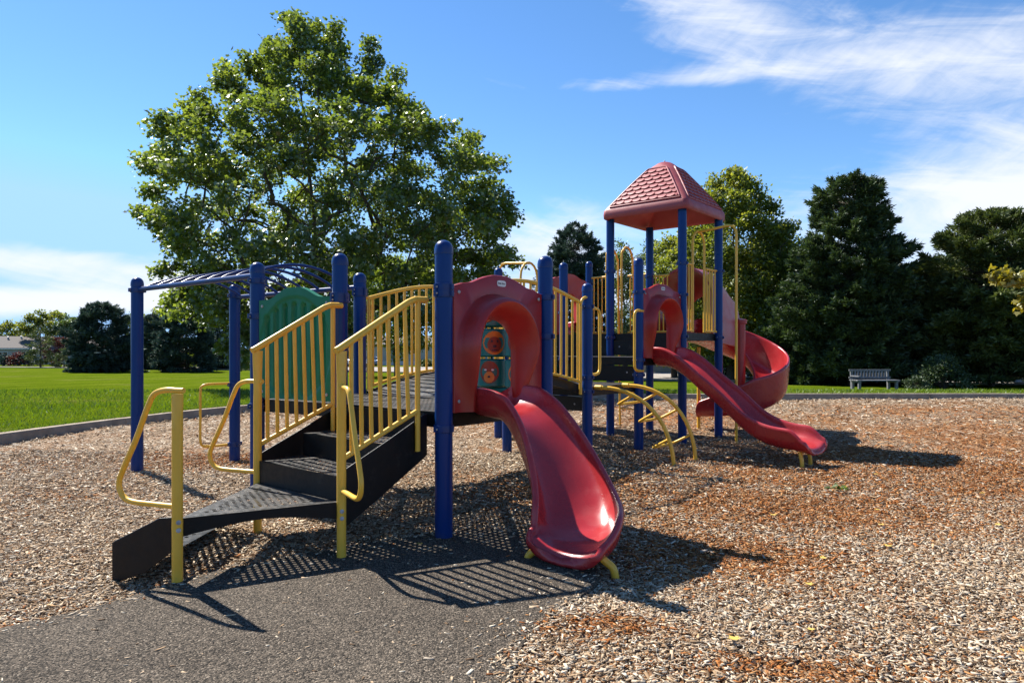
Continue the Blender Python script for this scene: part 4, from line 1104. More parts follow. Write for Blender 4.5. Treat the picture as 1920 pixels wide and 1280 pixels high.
def wave_slide():
    vs_ = [1.02, .95, .75, .5, .3, .1, -.1, -.3, -.5, -.73, -.95, -1.08]; zs_ = [1.20, 1.205, 1.19, 1.05, .885, .745, .60, .42, .305, .245, .24, .205]
    n = 44; path = []; v_ = np.linspace(1.02, -1.08, n); zz = np.interp(-v_, [-q for q in vs_], zs_); zz = np.convolve(np.pad(zz, 2, 'edge'), np.ones(5) / 5, 'valid')
    for v, z in zip(v_, zz): path.append((5.0 + .28 * (v + 1.05) / 2, v, z))
    heads = [(-.14, -1)] * n
    for dy, dz in ((-.035, -.006), (-.06, -.022), (-.072, -.045)): path.append((path[n - 1][0], path[n - 1][1] + dy, path[n - 1][2] + dz)); heads.append((-.14, -1))
    N_ = len(path)
    def prof(f):
        i = round(f * (N_ - 1)); v = path[i][1]; h = interp([-1.08, -1.02, -.95, -.85, 1.1], [.085, .14, .185, .185, .18], v)
        pr = trough(.245, h, h, f, .07)
        if i >= n: k = (1, .8, .45)[i - n]; pr = [(s_ * (1 - .05 * (i - n)), lerp(-.02, hh, k)) for s_, hh in pr]
        return pr
    o = sweep_slide('wave_slide', path, heads, prof, 'slide')
    slide_leg(o, (4.86, -.98), (-.02, -.03), .16); slide_leg(o, (5.14, -.98), (.02, -.03), .16)
wave_slide()

def spiral_slide():
    c = (8.25, 1.02); r = .50; zt, zb = 1.58, .27; path = []; heads = []
    for q in np.linspace(0, 1, 5)[:-1]: path.append((7.0 + q * 1.25, c[1] + r, zt - .10 * q)); heads.append((1, 0))
    A = 262; m = 40
    for k in range(m):
        t = k / (m - 1); a = R(90 - A * t); path.append((c[0] + r * cos(a), c[1] + r * sin(a), lerp(zt - .10, zb + .04, ss(-.12, 1.05, t)))); heads.append((sin(a), -cos(a)))
    h = heads[-1]; x, y, z = path[-1]
    for k in range(1, 6): path.append((x + h[0] * .10 * k, y + h[1] * .10 * k, z - .008 * k)); heads.append(h)
    x, y, z = path[-1]
    for dy, dz in ((.035, -.006), (.06, -.022), (.072, -.045)): path.append((x + h[0] * dy, y + h[1] * dy, z + dz)); heads.append(h)
    N_ = len(path)
    def prof(f):
        i = round(f * (N_ - 1)); q = i / N_; ho = interp([0, .1, .3, .75, .9, 1], [.32, .42, .54, .50, .24, .10], q); hi = interp([0, .1, .8, 1], [.30, .22, .20, .10], q)
        pr = trough(.245, ho, hi, f, .06)
        if i >= N_ - 3: k = (1, .8, .45)[i - N_ + 3]; pr = [(s_ * (1 - .05 * (i - N_ + 3)), lerp(-.02, hh, k)) for s_, hh in pr]
        return pr
    o = sweep_slide('spiral_slide', path, heads, prof, 'slide')
    mb = MB(); mb.lathe([(.085, -.1), (.085, 1.80), (.11, 1.81), (.11, 1.87), (.085, 1.88), (.0001, 1.90)], (c[0] - .02, c[1], 0), 24); mb.build('centre_column', M['red'], o)
    # rounded entrance hood: tall outer wall on the deck, dropping towards the spiral
    hd = MB(); rows = []
    for q in np.linspace(0, 1, 13):
        u = 7.07 + q * 1.15; row = []
        zr = lerp(2.72, 2.36, ss(.35, 1.1, q)); w = .50; zf = 1.50 - .10 * q
        for k in range(25):
            t = k / 24; a = pi * t
            zz = zf + (zr - zf) * sin(a) ** .42 if 0 < k < 24 else zf
            row.append(Vector((u, c[1] + r + -w * cos(a) * (1 if True else 0), zz)))
        rows.append(row)
    inner = [[p + Vector((0, 0, -.04)) if 3 < k < 21 else p + Vector((0, .035 if k < 12 else -.035, 0)) for k, p in enumerate(row)] for row in rows]
    k = 25; m = len(rows); vs = [p for r_ in rows for p in r_] + [p for r_ in inner for p in r_]; o2 = m * k; fs = []
    for i in range(m - 1):
        for j in range(k - 1):
            fs.append((i * k + j, (i + 1) * k + j, (i + 1) * k + j + 1, i * k + j + 1)); fs.append((o2 + i * k + j, o2 + i * k + j + 1, o2 + (i + 1) * k + j + 1, o2 + (i + 1) * k + j))
    for j in range(k - 1):
        fs.append((j, j + 1, o2 + j + 1, o2 + j)); e_ = (m - 1) * k; fs.append((e_ + j, o2 + e_ + j, o2 + e_ + j + 1, e_ + j + 1))
    for i in range(m - 1):
        fs.append((i * k, o2 + i * k, o2 + (i + 1) * k, (i + 1) * k)); fs.append((i * k + k - 1, (i + 1) * k + k - 1, o2 + (i + 1) * k + k - 1, o2 + i * k + k - 1))
    hd.add(vs, fs); hd.build('entrance_hood', M['red'], o, angle=60)
    sl = MB(); sl.tube([(7.6, 1.5, -.1), (7.6, 1.5, 1.4)], .03, 12); sl.build('support_leg', M['yellow'], o)
spiral_slide()
def back_slide():
    u = 6.5; n = 20; path = [(u, 3.42 + q * 2.4, interp([0, .1, .4, .7, .85, 1], [1.66, 1.64, 1.15, .55, .33, .30], q)) for q in np.linspace(0, 1, n)]
    sweep_slide('straight_slide', path, [(0, 1)] * n, lambda f: trough(.245, .2, .2, f, .06), 'slide')
back_slide()

# ---- tower roof
def build_roof():
    c = Vector((6.463, 1.561, 0)); hw = .715; zr0, zr1, za = 3.40, 3.555, 4.325
    HT = [0, .27, .535, .786, .88, .93, .965, .985, .996, 1.0]; HH = [1, .805, .60, .395, .295, .24, .185, .13, .07, 0]
    def hs(t): return hw * interp(HT, HH, t)     # half size against height fraction: straight slopes, rounded crown
    def zprof(t): return t
    def ring(h, z, rc, n=6):
        out = []
        for sx, sy, a0 in ((1, 1, 0), (-1, 1, 90), (-1, -1, 180), (1, -1, 270)):
            for k in range(n + 1):
                a = R(a0 + 90 * k / n); out.append(c + Vector((sx * (h - rc) + rc * cos(a), sy * (h - rc) + rc * sin(a), z)))
        return out
    mb = MB(); rings = [ring(hw - .06, zr0 + .02, .05), ring(hw - .012, zr0, .07), ring(hw, zr0 + .012, .075), ring(hw + .004, zr0 + .07, .075), ring(hw - .004, zr1 - .02, .075), ring(hw - .02, zr1 + .004, .075)]
    T = [0.03, .1, .2, .3, .4, .5, .6, .7, .76, .82, .87, .91, .94, .962, .98, .991]
    for t in T:
        h = hs(t) * (1 if t < .8 else 1); zc = zr1 + (za - zr1) * zprof(t); rings.append(ring(max(h - .015, .02), zc, min(.075 + .075 * t, max((max(h - .015, .02)) * .98, .008))))
    mb.loft(rings, caps=False); k = len(rings[0]); base = mb.n - k; mb.add([rings[-1][0] * 0 + c + Vector((0, 0, za + .002))], [])
    for a in range(k): mb.f.append((base + a, base + (a + 1) % k, mb.n - 1)); mb.m.append(0)
    # underside: a shallow dish seen from below
    ud = [ring(hw - .06, zr0 + .02, .05)]
    for t in (.0, .1, .3, .55, .8): ud.append(ring(max((hw - .09) * (1 - t), .03), zr0 + .03 + .55 * t + .015, .03))
    mb.loft(ud, caps=False); b2 = mb.n - k; mb.f.append(tuple(b2 + a for a in range(k))); mb.m.append(0)
    roof = mb.build('roof', M['roof'], PS, angle=48)
    # embossed scallop tiles, row by row on each of the four faces
    def surfpt(face, x, t):
        h = hs(t); z = zr1 + (za - zr1) * zprof(t)
        d_, e_ = [(Vector((0, -1, 0)), Vector((1, 0, 0))), (Vector((1, 0, 0)), Vector((0, 1, 0))), (Vector((0, 1, 0)), Vector((-1, 0, 0))), (Vector((-1, 0, 0)), Vector((0, -1, 0)))][face]
        return c + d_ * (h - .015) + e_ * x + Vector((0, 0, z)), (d_ * .62 + Vector((0, 0, .78))).normalized()
    for face in range(4):
        sm = MB(); rows_n = 8; t0, t1 = .055, .80; dt = (t1 - t0) / rows_n
        for r_ in range(rows_n):
            ta = t0 + r_ * dt; half = (hs(ta + dt * .5) - .118); tw = .142
            if half < .03: continue
            # fixed column grid, alternate rows shifted half a tile
            sh = .5 if r_ % 2 else 0.0; kmin = math.floor(-half / tw - sh) ; kmax = math.ceil(half / tw - sh)
            for k_ in range(kmin, kmax + 1):
                xc = (k_ + sh) * tw; x0, x1 = max(xc - tw / 2 * .97, -half), min(xc + tw / 2 * .97, half)
                if x1 - x0 < .022: continue
                top = []; bot = []; nq = 10
                outl = []
                for q in range(nq + 1):
                    x = lerp(x0, x1, q / nq); f = (x - xc) / (tw / 2); drop = math.sqrt(max(0, 1 - f * f))
                    outl.append((x, ta + dt * (.50 - .52 * drop), .020))
                outl += [(x1, ta + dt * 1.02, .003), (x0, ta + dt * 1.02, .003)]
                tp = []; bt = []
                for x, t, l in outl:
                    p, nrm = surfpt(face, x, max(t, .02)); tp.append(p + nrm * l); bt.append(p - nrm * .006)
                n0 = len(tp); sm.add(tp + bt, [tuple(range(n0))] + [(i, n0 + i, n0 + (i + 1) % n0, (i + 1) % n0) for i in range(n0)])
        sm.build('roof_tiles', M['roof'], roof, smooth=False)
        # raised border frame of the tiled face
        fm = MB(); left = []; right = []
        for t in np.linspace(.03, .82, 24):
            p, nrm = surfpt(face, -(hs(t) - .105), t); left.append(p + nrm * .004); p, nrm = surfpt(face, hs(t) - .105, t); right.append(p + nrm * .004)
        fm.tube(left + list(reversed(right)), .013, 8, closed=True); fm.build('roof_border', M['roof'], roof)
    p = MB(); q = c + Vector((hw + .004, -hw + .16, zr0 + .07)); p.box(q, (.006, .075, .035)); p.build('name_plate', M['white'], roof, smooth=False)
    f = MB(); f.lathe([(.012, 0), (.012, .02), (.006, .03), (.0001, .032)], c + Vector((0, 0, za)), 10); f.build('finial_bolt', M['bolt'], roof)
build_roof()
# narrow yellow side plate by the pole post
mb = MB(); a = edge('TR', 'TB', .10, 0, -.07); b_ = edge('TR', 'TB', .20, 0, -.07)
mb.slab([a + Vector((0, 0, 1.62)), b_ + Vector((0, 0, 1.62)), b_ + Vector((0, 0, 2.56)), a + Vector((0, 0, 2.62))], (.012, 0, 0)); mb.build('side_plate', M['yellow'], PS, smooth=False, bevel=.004)

# ------------------------------------------------------------------ vegetation
def tube_arrays(paths, seg=6):
    """many tapered tubes at once: paths = list of (points Nx3, radii N)"""
    V = []; F = []; nv = 0
    for P, r in paths:
        P = np.asarray(P, float); n = len(P); T = np.gradient(P, axis=0); T /= np.linalg.norm(T, axis=1)[:, None] + 1e-9
        ref = np.array([0.31, 0.95, 0.05]); X = np.cross(T, ref); X /= np.linalg.norm(X, axis=1)[:, None] + 1e-9; Y = np.cross(T, X)
        a = np.arange(seg) * 2 * pi / seg
        ring = P[:, None, :] + (X[:, None, :] * np.cos(a)[None, :, None] + Y[:, None, :] * np.sin(a)[None, :, None]) * np.asarray(r)[:, None, None]
        V.append(ring.reshape(-1, 3)); i = np.arange(n - 1)[:, None]; k = np.arange(seg)[None, :]; l = (k + 1) % seg
        F.append(np.stack([i * seg + k, i * seg + l, (i + 1) * seg + l, (i + 1) * seg + k], -1).reshape(-1, 4) + nv); nv += n * seg
    return np.concatenate(V), np.concatenate(F)
def quads_obj(name, V, F, mat, parent, smooth=False):
    F = np.asarray(F); return fast_mesh(name, V, F.ravel(), np.arange(len(F)) * F.shape[1], mat, parent=parent, smooth=smooth)

LEAF = np.array([(0, 0), (.20, .10), (.50, .05), (.34, .34), (.60, .52), (.26, .60), (0, 1.0), (-.26, .60), (-.60, .52), (-.34, .34), (-.50, .05), (-.20, .10)])
LEAF_S = np.array([(0, 0), (.34, .35), (.22, .75), (0, 1.0), (-.22, .75), (-.34, .35)])
def leaves_at(P, axis, size, shape, r, droop=.35):
    """one leaf per point, blade pointing roughly outward along axis and drooping"""
    n = len(P); d = axis + r.normal(0, .75, (n, 3)); d[:, 2] -= droop; d /= np.linalg.norm(d, axis=1)[:, None] + 1e-9
    up = np.array([0, 0, 1.0]) + r.normal(0, .55, (n, 3)); s = np.cross(d, up); s /= np.linalg.norm(s, axis=1)[:, None] + 1e-9; nn = np.cross(s, d)
    sz = size * r.uniform(.65, 1.25, n); k = len(shape)
    fold = .18
    V = P[:, None, :] + (s[:, None, :] * shape[None, :, 0, None] + d[:, None, :] * shape[None, :, 1, None] + nn[:, None, :] * (np.abs(shape[:, 0]) * fold - shape[:, 1] ** 2 * .15)[None, :, None]) * sz[:, None, None]
    V = V.reshape(-1, 3); idx = np.arange(n * k).reshape(n, k)
    return V, idx
def grow(tips, base_pts, r, wig=.10):
    """connect tips to a growing skeleton, nearest node first; returns node list with parents"""
    nodes = [np.array(p, float) for p in base_pts]; par = [-1] + list(range(len(base_pts) - 1)); c0 = nodes[0]
    order = np.argsort(np.linalg.norm((tips - nodes[len(nodes) // 2]) , axis=1)); tipn = []
    arr = np.array(nodes)
    for i in order:
        t = tips[i]; d = np.linalg.norm(arr - t, axis=1)
        # prefer nodes lower than the tip, so that limbs rise outwards
        cost = d + np.maximum(0, arr[:, 2] - t[2] + .15 * d) * 1.6
        j = int(np.argmin(cost)); p = arr[j]; L_ = np.linalg.norm(t - p); m = max(2, int(L_ / .45)); prev = j; new = []
        for q in range(1, m + 1):
            f = q / m; w = r.normal(0, wig * min(L_, 1.2) * .35, 3) * (1 if q < m else 0); x = p + (t - p) * f + w; x[2] += .10 * L_ * sin(pi * f) * .6
            nodes.append(x); par.append(prev); prev = len(nodes) - 1; new.append(x)
        arr = np.vstack([arr, np.array(new)]); tipn.append(prev)
    return np.array(nodes), np.array(par), tipn
def broadleaf(name, label, loc, tips, trunk_pts, trunk_r, nleaf, spread, leaf, shape, mat, seed, group=None, cat='tree', tip_r=.008):
    r = np.random.default_rng(seed)
    root = tag(empty(name, loc), label, cat, group)
    nodes, par, tipn = grow(tips, trunk_pts, r)
    w = np.zeros(len(nodes)); w[tipn] += 1
    for i in range(len(nodes) - 1, 0, -1): w[par[i]] += w[i]
    rad = tip_r * np.maximum(w, 1) ** .47; rad = np.minimum(rad * 1.0, trunk_r * 1.0)
    sc = trunk_r / max(rad[0], 1e-6); rad = np.where(w > 20, rad * lerp(1, sc, np.clip((w - 20) / max(w[0] - 20, 1), 0, 1)), rad)
    kids = [[] for _ in nodes]
    for i in range(1, len(nodes)): kids[par[i]].append(i)
    paths = []; stack = [(0, None)]
    while stack:
        i, p = stack.pop(); P = [nodes[p], nodes[i]] if p is not None else [nodes[i]]; rr = [min(rad[i] * 1.05, rad[p])] if p is not None else []; rr.append(rad[i]); c = i
        while kids[c]:
            ks = sorted(kids[c], key=lambda k: -w[k])
            for k in ks[1:]: stack.append((k, c))
            c = ks[0]; P.append(nodes[c]); rr.append(rad[c])
        if len(P) > 1: paths.append((np.array(P), np.array(rr)))
    # root flare
    P0, r0 = paths[0]; r0 = r0.copy(); r0[0] *= 1.35; paths[0] = (P0, r0)
    V, F = tube_arrays(paths, 7); quads_obj('trunk', V, F, M['bark'], root, True)
    # leaves on the outer twigs and the last stretch of each branch
    thin = np.where(w <= 4)[0]; wt = np.where(w[thin] <= 1, 1.0, .45); cen = nodes[tipn].mean(0)
    pick = r.choice(thin, nleaf, p=wt / wt.sum()); P = nodes[pick] + np.clip(r.normal(0, 1, (nleaf, 3)), -1.7, 1.7) * spread * np.array([1, 1, .75])
    ax = P - cen; ax /= np.linalg.norm(ax, axis=1)[:, None] + 1e-9
    V, idx = leaves_at(P, ax, leaf, shape, r)
    fast_mesh('crown', V, idx.ravel(), np.arange(nleaf) * len(shape), M[mat], parent=root)
    return root
def outline_tips(rows, n, r, depth=1.0, shell=.55):
    """tips filling a solid whose half widths are given by rows (z, left, right), seen from the front; depth scales the thickness"""
    rows = sorted(rows); zs = np.array([q[0] for q in rows]); lf = np.array([q[1] for q in rows]); rt = np.array([q[2] for q in rows]); out = []
    wmax = (rt - lf); pz = wmax / wmax.sum()
    zz = np.linspace(zs[0], zs[-1], 200); ww = np.interp(zz, zs, rt) - np.interp(zz, zs, lf); cdf = np.cumsum(ww ** 1.25); cdf /= cdf[-1]
    while len(out) < n:
        z = float(np.interp(r.random(), cdf, zz)); a, b = np.interp(z, zs, lf), np.interp(z, zs, rt); c = (a + b) / 2; h = (b - a) / 2
        q = r.random() ** (shell) ; th = r.uniform(0, 2 * pi); out.append((c + h * q * cos(th), h * q * sin(th) * depth, z))
    return np.array(out)

# the big maple behind the structure: crown outline measured in metres from its trunk
def maple():
    r = np.random.default_rng(11); k = 26 / 1280.0
    prof = [(14, -55, -44), (40, -75, -25), (60, -75, 18), (100, -98, 62), (150, -165, 125), (200, -212, 185), (250, -250, 275), (285, -330, 310), (320, -352, 350), (380, -358, 345),
            (420, -345, 345), (465, -322, 385), (500, -300, 330), (540, -300, 260), (590, -295, 150), (630, -200, 60)]
    g = tz(-7.5, 26); rows = [(1.36 + (655 - y) * k - g, a * k * .82, b * k * (.95 if y < 270 else 1.03)) for y, a, b in prof]
    tips = outline_tips(rows, 1000, r, .95, .52)
    # leading shoots that break the outline
    extra = np.array([(x * k * (.84 if x < 0 else .96), r.uniform(-.8, .8), 1.36 + (655 - y) * k - g) for x, y in
                      [(-50, 22), (-40, 55), (-65, 90), (35, 45), (50, 80), (105, 72), (110, 110), (160, 120), (-195, 130), (-180, 170), (-240, 200), (-330, 325), (-352, 370), (-275, 260), (205, 190),
                       (300, 240), (330, 280), (352, 305), (350, 330), (385, 460), (370, 470), (350, 480), (-300, 560), (-255, 230), (215, 225), (-345, 420), (-310, 300), (290, 260), (-310, 520), (-305, 575)]])
    rz = np.array([q[0] for q in rows]); o_ = np.argsort(rz); sh = []
    for k_ in range(75):
        z = r.uniform(1.5, 12.6); th = r.uniform(0, 2 * pi); lf, rt = np.interp(z, rz[o_], np.array([q[1] for q in rows])[o_]), np.interp(z, rz[o_], np.array([q[2] for q in rows])[o_]); c, h = (lf + rt) / 2, (rt - lf) / 2
        up_ = r.uniform(.6, 3.4)
        for f in (.72, .82, .91, .99): sh.append((c + h * f * cos(th), h * f * sin(th), z + (f - .99) * up_))
    lowr = np.column_stack([r.uniform(190, 395, 120) * k, r.normal(0, 1.6, 120), 1.36 + (655 - r.uniform(350, 520, 120)) * k - g]); lowr = lowr[(lowr[:, 0] < 7.2) | (lowr[:, 2] < 5.4)]
    tips = np.vstack([tips, lowr]); core = np.array([-.3, 0, 6.0]); tips = np.vstack([tips] + [extra + (core - extra) * t + r.normal(0, .06, extra.shape) for t in (0, .035, .07, .11, .16, .22)] + [np.array(sh)])
    trunk = [(0, 0, -.3), (0.02, 0, .6), (0.05, .03, 1.4), (.04, .02, 2.2), (.08, 0, 3.1), (.05, .05, 4.2), (.0, .0, 5.4), (-.1, .05, 6.8), (-.25, 0, 8.3), (-.4, 0, 10.0), (-.6, 0, 11.6)]
    broadleaf('maple_tree', 'large green maple with a wide rounded crown right behind the blue overhead bars', (-7.45, 26, g), tips, trunk, .27, 112000, .21, .134, LEAF, 'maple', 11).rotation_euler = (0, 0, R(16))
maple()

def generic_rows(h, w, z0, kind='round'):
    if kind == 'round': return [(z0 + (h - z0) * t, -w / 2 * s_, w / 2 * s_) for t, s_ in ((0, .45), (.15, .8), (.35, 1), (.55, .95), (.75, .72), (.9, .42), (1, .1))]
    if kind == 'column': return [(z0 + (h - z0) * t, -w / 2 * s_, w / 2 * s_) for t, s_ in ((0, .5), (.2, .9), (.5, 1), (.75, .75), (.92, .4), (1, .1))]
    if kind == 'vase': return [(z0 + (h - z0) * t, -w / 2 * s_, w / 2 * s_) for t, s_ in ((0, .3), (.25, .6), (.5, .9), (.75, 1), (.92, .75), (1, .35))]
def leafy(name, label, x, y, h, w, z0, kind, nt, nl, spread, leaf, mat, seed, depth=1.0, group=None):
    r = np.random.default_rng(seed); rows = [(a, b * r.uniform(.88, 1.1), c * r.uniform(.88, 1.1)) for a, b, c in generic_rows(h, w, z0, kind)]
    tips = outline_tips(rows, nt, r, depth, .5); trunk = [(0, 0, -.3)] + [(r.normal(0, .012 * h), r.normal(0, .012 * h), h * t) for t in (.08, .16, .25, .36, .48, .6, .72, .84)]
    return broadleaf(name, label, (x, y, tz(x, y)), tips, trunk, .016 * h + .04, nl, spread, leaf, LEAF_S, mat, seed, group)
BG = 'trees around the park'
def at(px, Y): return (px - 960) / 1280 * Y
# trees right of and behind the tower
leafy('ash_tree', 'tall yellow-green deciduous tree behind the tower and the spiral slide', at(1372, 46), 46, 14.2, 9.2, 1.2, 'round', 420, 56000, .34, .20, 'ash', 21, .9, BG)
leafy('ash_tree', 'smaller yellow-green deciduous tree between the tower and the tall dark conifer', at(1478, 43), 43, 10.2, 6.0, .6, 'round', 260, 32000, .32, .19, 'ash', 22, .9, BG)
leafy('ash_tree', 'bushy green deciduous tree seen between the tower posts', at(1265, 52), 52, 11.2, 6.4, 1.2, 'round', 200, 20000, .36, .22, 'ash', 23, .9, BG)
leafy('ash_tree', 'green deciduous tree filling the view between the front tower post and the fire pole', at(1325, 56), 56, 12.4, 7.0, .8, 'round', 220, 24000, .36, .22, 'ash', 29, .9, BG)
leafy('ash_tree', 'low yellow-green tree behind the spiral slide, left of the dark conifers', at(1440, 48), 48, 10.6, 6.4, .5, 'round', 220, 26000, .34, .21, 'ash', 30, .9, BG)
leafy('poplar_tree', 'slender green poplar just left of the roofed tower', at(1170, 66), 66, 13.0, 3.6, 1.5, 'column', 130, 10000, .34, .24, 'poplar', 24, 1, BG)
leafy('poplar_tree', 'slender green poplar seen behind the back tower post', at(1222, 70), 70, 13.6, 4.2, 1.5, 'column', 130, 10000, .34, .24, 'poplar', 25, 1, BG)
leafy('shade_tree', 'shade tree with a dark straight trunk seen through the stair railings', at(744, 56), 56, 9.5, 9.6, 2.3, 'round', 200, 19000, .40, .26, 'maple', 26, .9, BG)
leafy('shade_tree', 'dark leafy tree behind the red slide panel and the teal drums', at(880, 60), 60, 8.0, 7.0, 2.0, 'round', 130, 11000, .40, .26, 'maple', 27, .9, BG)
leafy('shade_tree', 'leafy tree beyond the street, filling the gap behind the green panel', at(560, 75), 75, 9.5, 10, 2.2, 'round', 130, 11000, .44, .30, 'poplar', 28, .9, BG)
# far left, behind the houses
leafy('cottonwood_tree', 'cottonwood with upswept branches rising behind the houses on the left', at(90, 118), 118, 8.9, 8.6, 2, 'vase', 90, 7000, .36, .34, 'ash', 31, .8, BG)
leafy('cottonwood_tree', 'round yellow-green tree behind the left house roof', at(20, 125), 125, 7.8, 6.5, 2, 'round', 70, 4500, .40, .36, 'ash', 32, .8, BG)
leafy('cottonwood_tree', 'green tree behind the houses, just left of the large dark spruce', at(128, 116), 116, 7.9, 5.0, 1.5, 'vase', 70, 4500, .36, .34, 'poplar', 33, .8, BG)
leafy('cottonwood_tree', 'yellow-tinged tree between the two dark spruces on the left', at(292, 92), 92, 7.6, 4.5, 1.0, 'column', 70, 5000, .36, .30, 'ash', 34, .8, BG)
leafy('cottonwood_tree', 'pale green tree peeping out right of the large dark spruce', at(250, 110), 110, 8.2, 5, 1.0, 'column', 70, 4500, .36, .34, 'poplar', 35, .8, BG)
leafy('plum_tree', 'small reddish-leaved tree in front of the left houses', at(104, 100), 100, 4.6, 3.6, .6, 'round', 60, 3500, .28, .24, 'redleaf', 36, .9, BG)
# golden maple at the right edge of the picture: a branch reaches into view
def gold():
    r = np.random.default_rng(41); tips = np.array([(r.normal(.3, .55), r.normal(0, .6), r.uniform(1.6, 4.4)) for _ in range(90)])
    br = np.array([(-2.75 + .16 * k + r.normal(0, .05), -.25 + r.normal(0, .16), 2.60 - .012 * k + r.normal(0, .045)) for k in range(9)] + [(-2.1 + .22 * k, -.2 + r.normal(0, .1), 2.55 + r.normal(0, .06)) for k in range(6)] +
                  [(-2.2 + r.normal(0, .06), -.25 + r.normal(0, .1), 2.12 + r.normal(0, .05)) for _ in range(3)])
    trunk = [(0, 0, -.2), (.02, .01, .5), (0, .02, 1.1), (-.03, 0, 1.8), (.02, .03, 2.6), (0, 0, 3.4)]
    broadleaf('maple_tree', 'young maple with yellow leaves reaching in from the right edge', (10.85, 11.6, 0.0), np.vstack([tips, br]), trunk, .06, 7000, .085, .085, LEAF, 'gold', 41, None)
gold()

# ---- conifers
def conifer(name, label, x, y, h, w, mat, seed, prof=None, dense=1.0, group=BG, z0=.15, spray=.42, lump=.25, lean=0):
    """whorls of drooping boughs carrying many small needle sprays"""
    r = np.random.default_rng(seed); root = tag(empty(name, (x, y, tz(x, y))), label, 'conifer', group)
    prof = prof or [(0, .85), (.08, 1), (.3, .86), (.55, .62), (.8, .32), (.93, .13), (1, .015)]
    pt = [q[0] for q in prof]; pw = [q[1] for q in prof]
    paths = [(np.array([(0, 0, -.3), (0, 0, h * .3), (lean * .5, 0, h * .65), (lean, 0, h * .985)]), np.array([.016 * h + .05, .012 * h + .03, .008 * h + .015, .006]))]
    SP = []; SD = []; SU = []; SL = []
    nb = int(h * 17 * dense)
    # lumps: directions in which the crown bulges out
    lumps = [(r.uniform(0, 2 * pi), r.uniform(.02, .95), r.uniform(-1, 1)) for _ in range(26)]
    for i in range(nb):
        t = (i + r.random()) / nb; t = z0 / h + (1 - z0 / h) * (t ** 1.18); th = r.uniform(0, 2 * pi); rad = np.interp(t, pt, pw) * w / 2
        b = sum(g * math.exp(-((math.atan2(sin(th - a), cos(th - a))) / .55) ** 2 - ((t - q) / .085) ** 2) for a, q, g in lumps)
        rad *= max(.35, 1 + lump * b) * r.uniform(.80, 1.10); rad = max(rad, .05)
        z = t * h; d = np.array([cos(th), sin(th), 0]); droop = lerp(-.28, .55, t) + r.normal(0, .08); m = max(3, int(rad / .26))
        P = []
        for q in range(m + 1):
            f = q / m; P.append(np.array([lean * t, 0, z]) + d * rad * f + np.array([0, 0, rad * (droop * f * .55 + .16 * f * f)]))
        P = np.array(P); paths.append((P, np.linspace(.010 * rad + .008, .004, m + 1)))
        ns = int((9 + 20 * rad) * dense)
        f = r.uniform(.25, 1.02, ns) ** .62; k = np.clip(f * m, 0, m - 1e-4); k0 = k.astype(int); q = P[k0] + (P[k0 + 1] - P[k0]) * (k - k0)[:, None]
        side = np.array([-d[1], d[0], 0]); sgn = r.choice([-1, 1], ns); fan = (1.04 - f) * rad * .52
        off = side[None, :] * (sgn * fan * r.uniform(.1, 1, ns))[:, None]; q = q + off + r.normal(0, .05, (ns, 3)); q[:, 2] -= np.abs(r.normal(0, .09, ns))
        sd = d[None, :] * r.uniform(.5, 1, ns)[:, None] + side[None, :] * (sgn * r.uniform(.1, .9, ns))[:, None] + np.array([0, 0, 1.0])[None, :] * r.normal(.12 + .25 * t, .25, ns)[:, None]
        SP.append(q); SD.append(sd); SL.append(np.full(ns, spray * lerp(.55, 1, min(1, rad / (w * .35)))))
    V, F = tube_arrays(paths, 5); quads_obj('trunk', V, F, M['bark'], root, True)
    P = np.concatenate(SP); D = np.concatenate(SD); D /= np.linalg.norm(D, axis=1)[:, None]; Ls = np.concatenate(SL) * r.uniform(.5, 1.2, len(P)) * .78; n = len(P)
    # each spray: a bushy bundle of three slim leaf-shaped blades turned about its axis
    VV = []; 
    U0 = np.cross(D, r.normal(0, 1, (n, 3))); U0 /= np.linalg.norm(U0, axis=1)[:, None] + 1e-9; W0 = np.cross(D, U0)
    for a in (0, 2.1, 4.2):
        dd = D + (U0 * cos(a) + W0 * sin(a)) * .55; dd /= np.linalg.norm(dd, axis=1)[:, None]
        s = np.cross(dd, U0 * sin(a + .6) + W0 * cos(a + .6)); s /= np.linalg.norm(s, axis=1)[:, None] + 1e-9
        wd = (Ls * .12)[:, None]; L1 = Ls[:, None]
        VV.append(np.stack([P, P + dd * L1 * .45 + s * wd, P + dd * L1, P + dd * L1 * .5 - s * wd], 1))
    V = np.concatenate(VV).reshape(-1, 3); F = np.arange(len(V)).reshape(-1, 4)
    quads_obj('crown', V, F, M[mat], root)
    return root
OV = [(0, .55), (.06, .86), (.16, 1), (.35, .98), (.55, .90), (.72, .72), (.86, .50), (.95, .28), (1, .06)]
BL = [(0, .95), (.05, 1), (.25, .97), (.5, .88), (.7, .72), (.85, .52), (.94, .32), (1, .08)]
conifer('spruce_tree', 'tall dark conifer with an uneven crown behind the left end of the grey bench', at(1592, 38), 38, 11.4, 6.6, 'pine', 51, [(0, .7), (.05, .9), (.2, 1), (.42, .97), (.6, .80), (.75, .64), (.87, .56), (.95, .38), (1, .08)], 2.2, z0=.6, lump=.42)
conifer('spruce_tree', 'narrow dark conifer leaning against the right side of the tallest conifer', at(1668, 40), 40, 8.6, 4.4, 'pine', 52, None, 1.8, z0=.4)
conifer('spruce_tree', 'broad olive-green conifer right of the bench, reaching out of the picture', at(1858, 36), 36, 9.2, 7.4, 'juniper', 53, BL, 2.1, z0=.6, lump=.44)
conifer('spruce_tree', 'olive-green conifer with drooping lumpy boughs behind the right end of the bench', at(1755, 38), 38, 7.0, 4.6, 'juniper', 54, OV, 2.1, z0=.5, lump=.46)
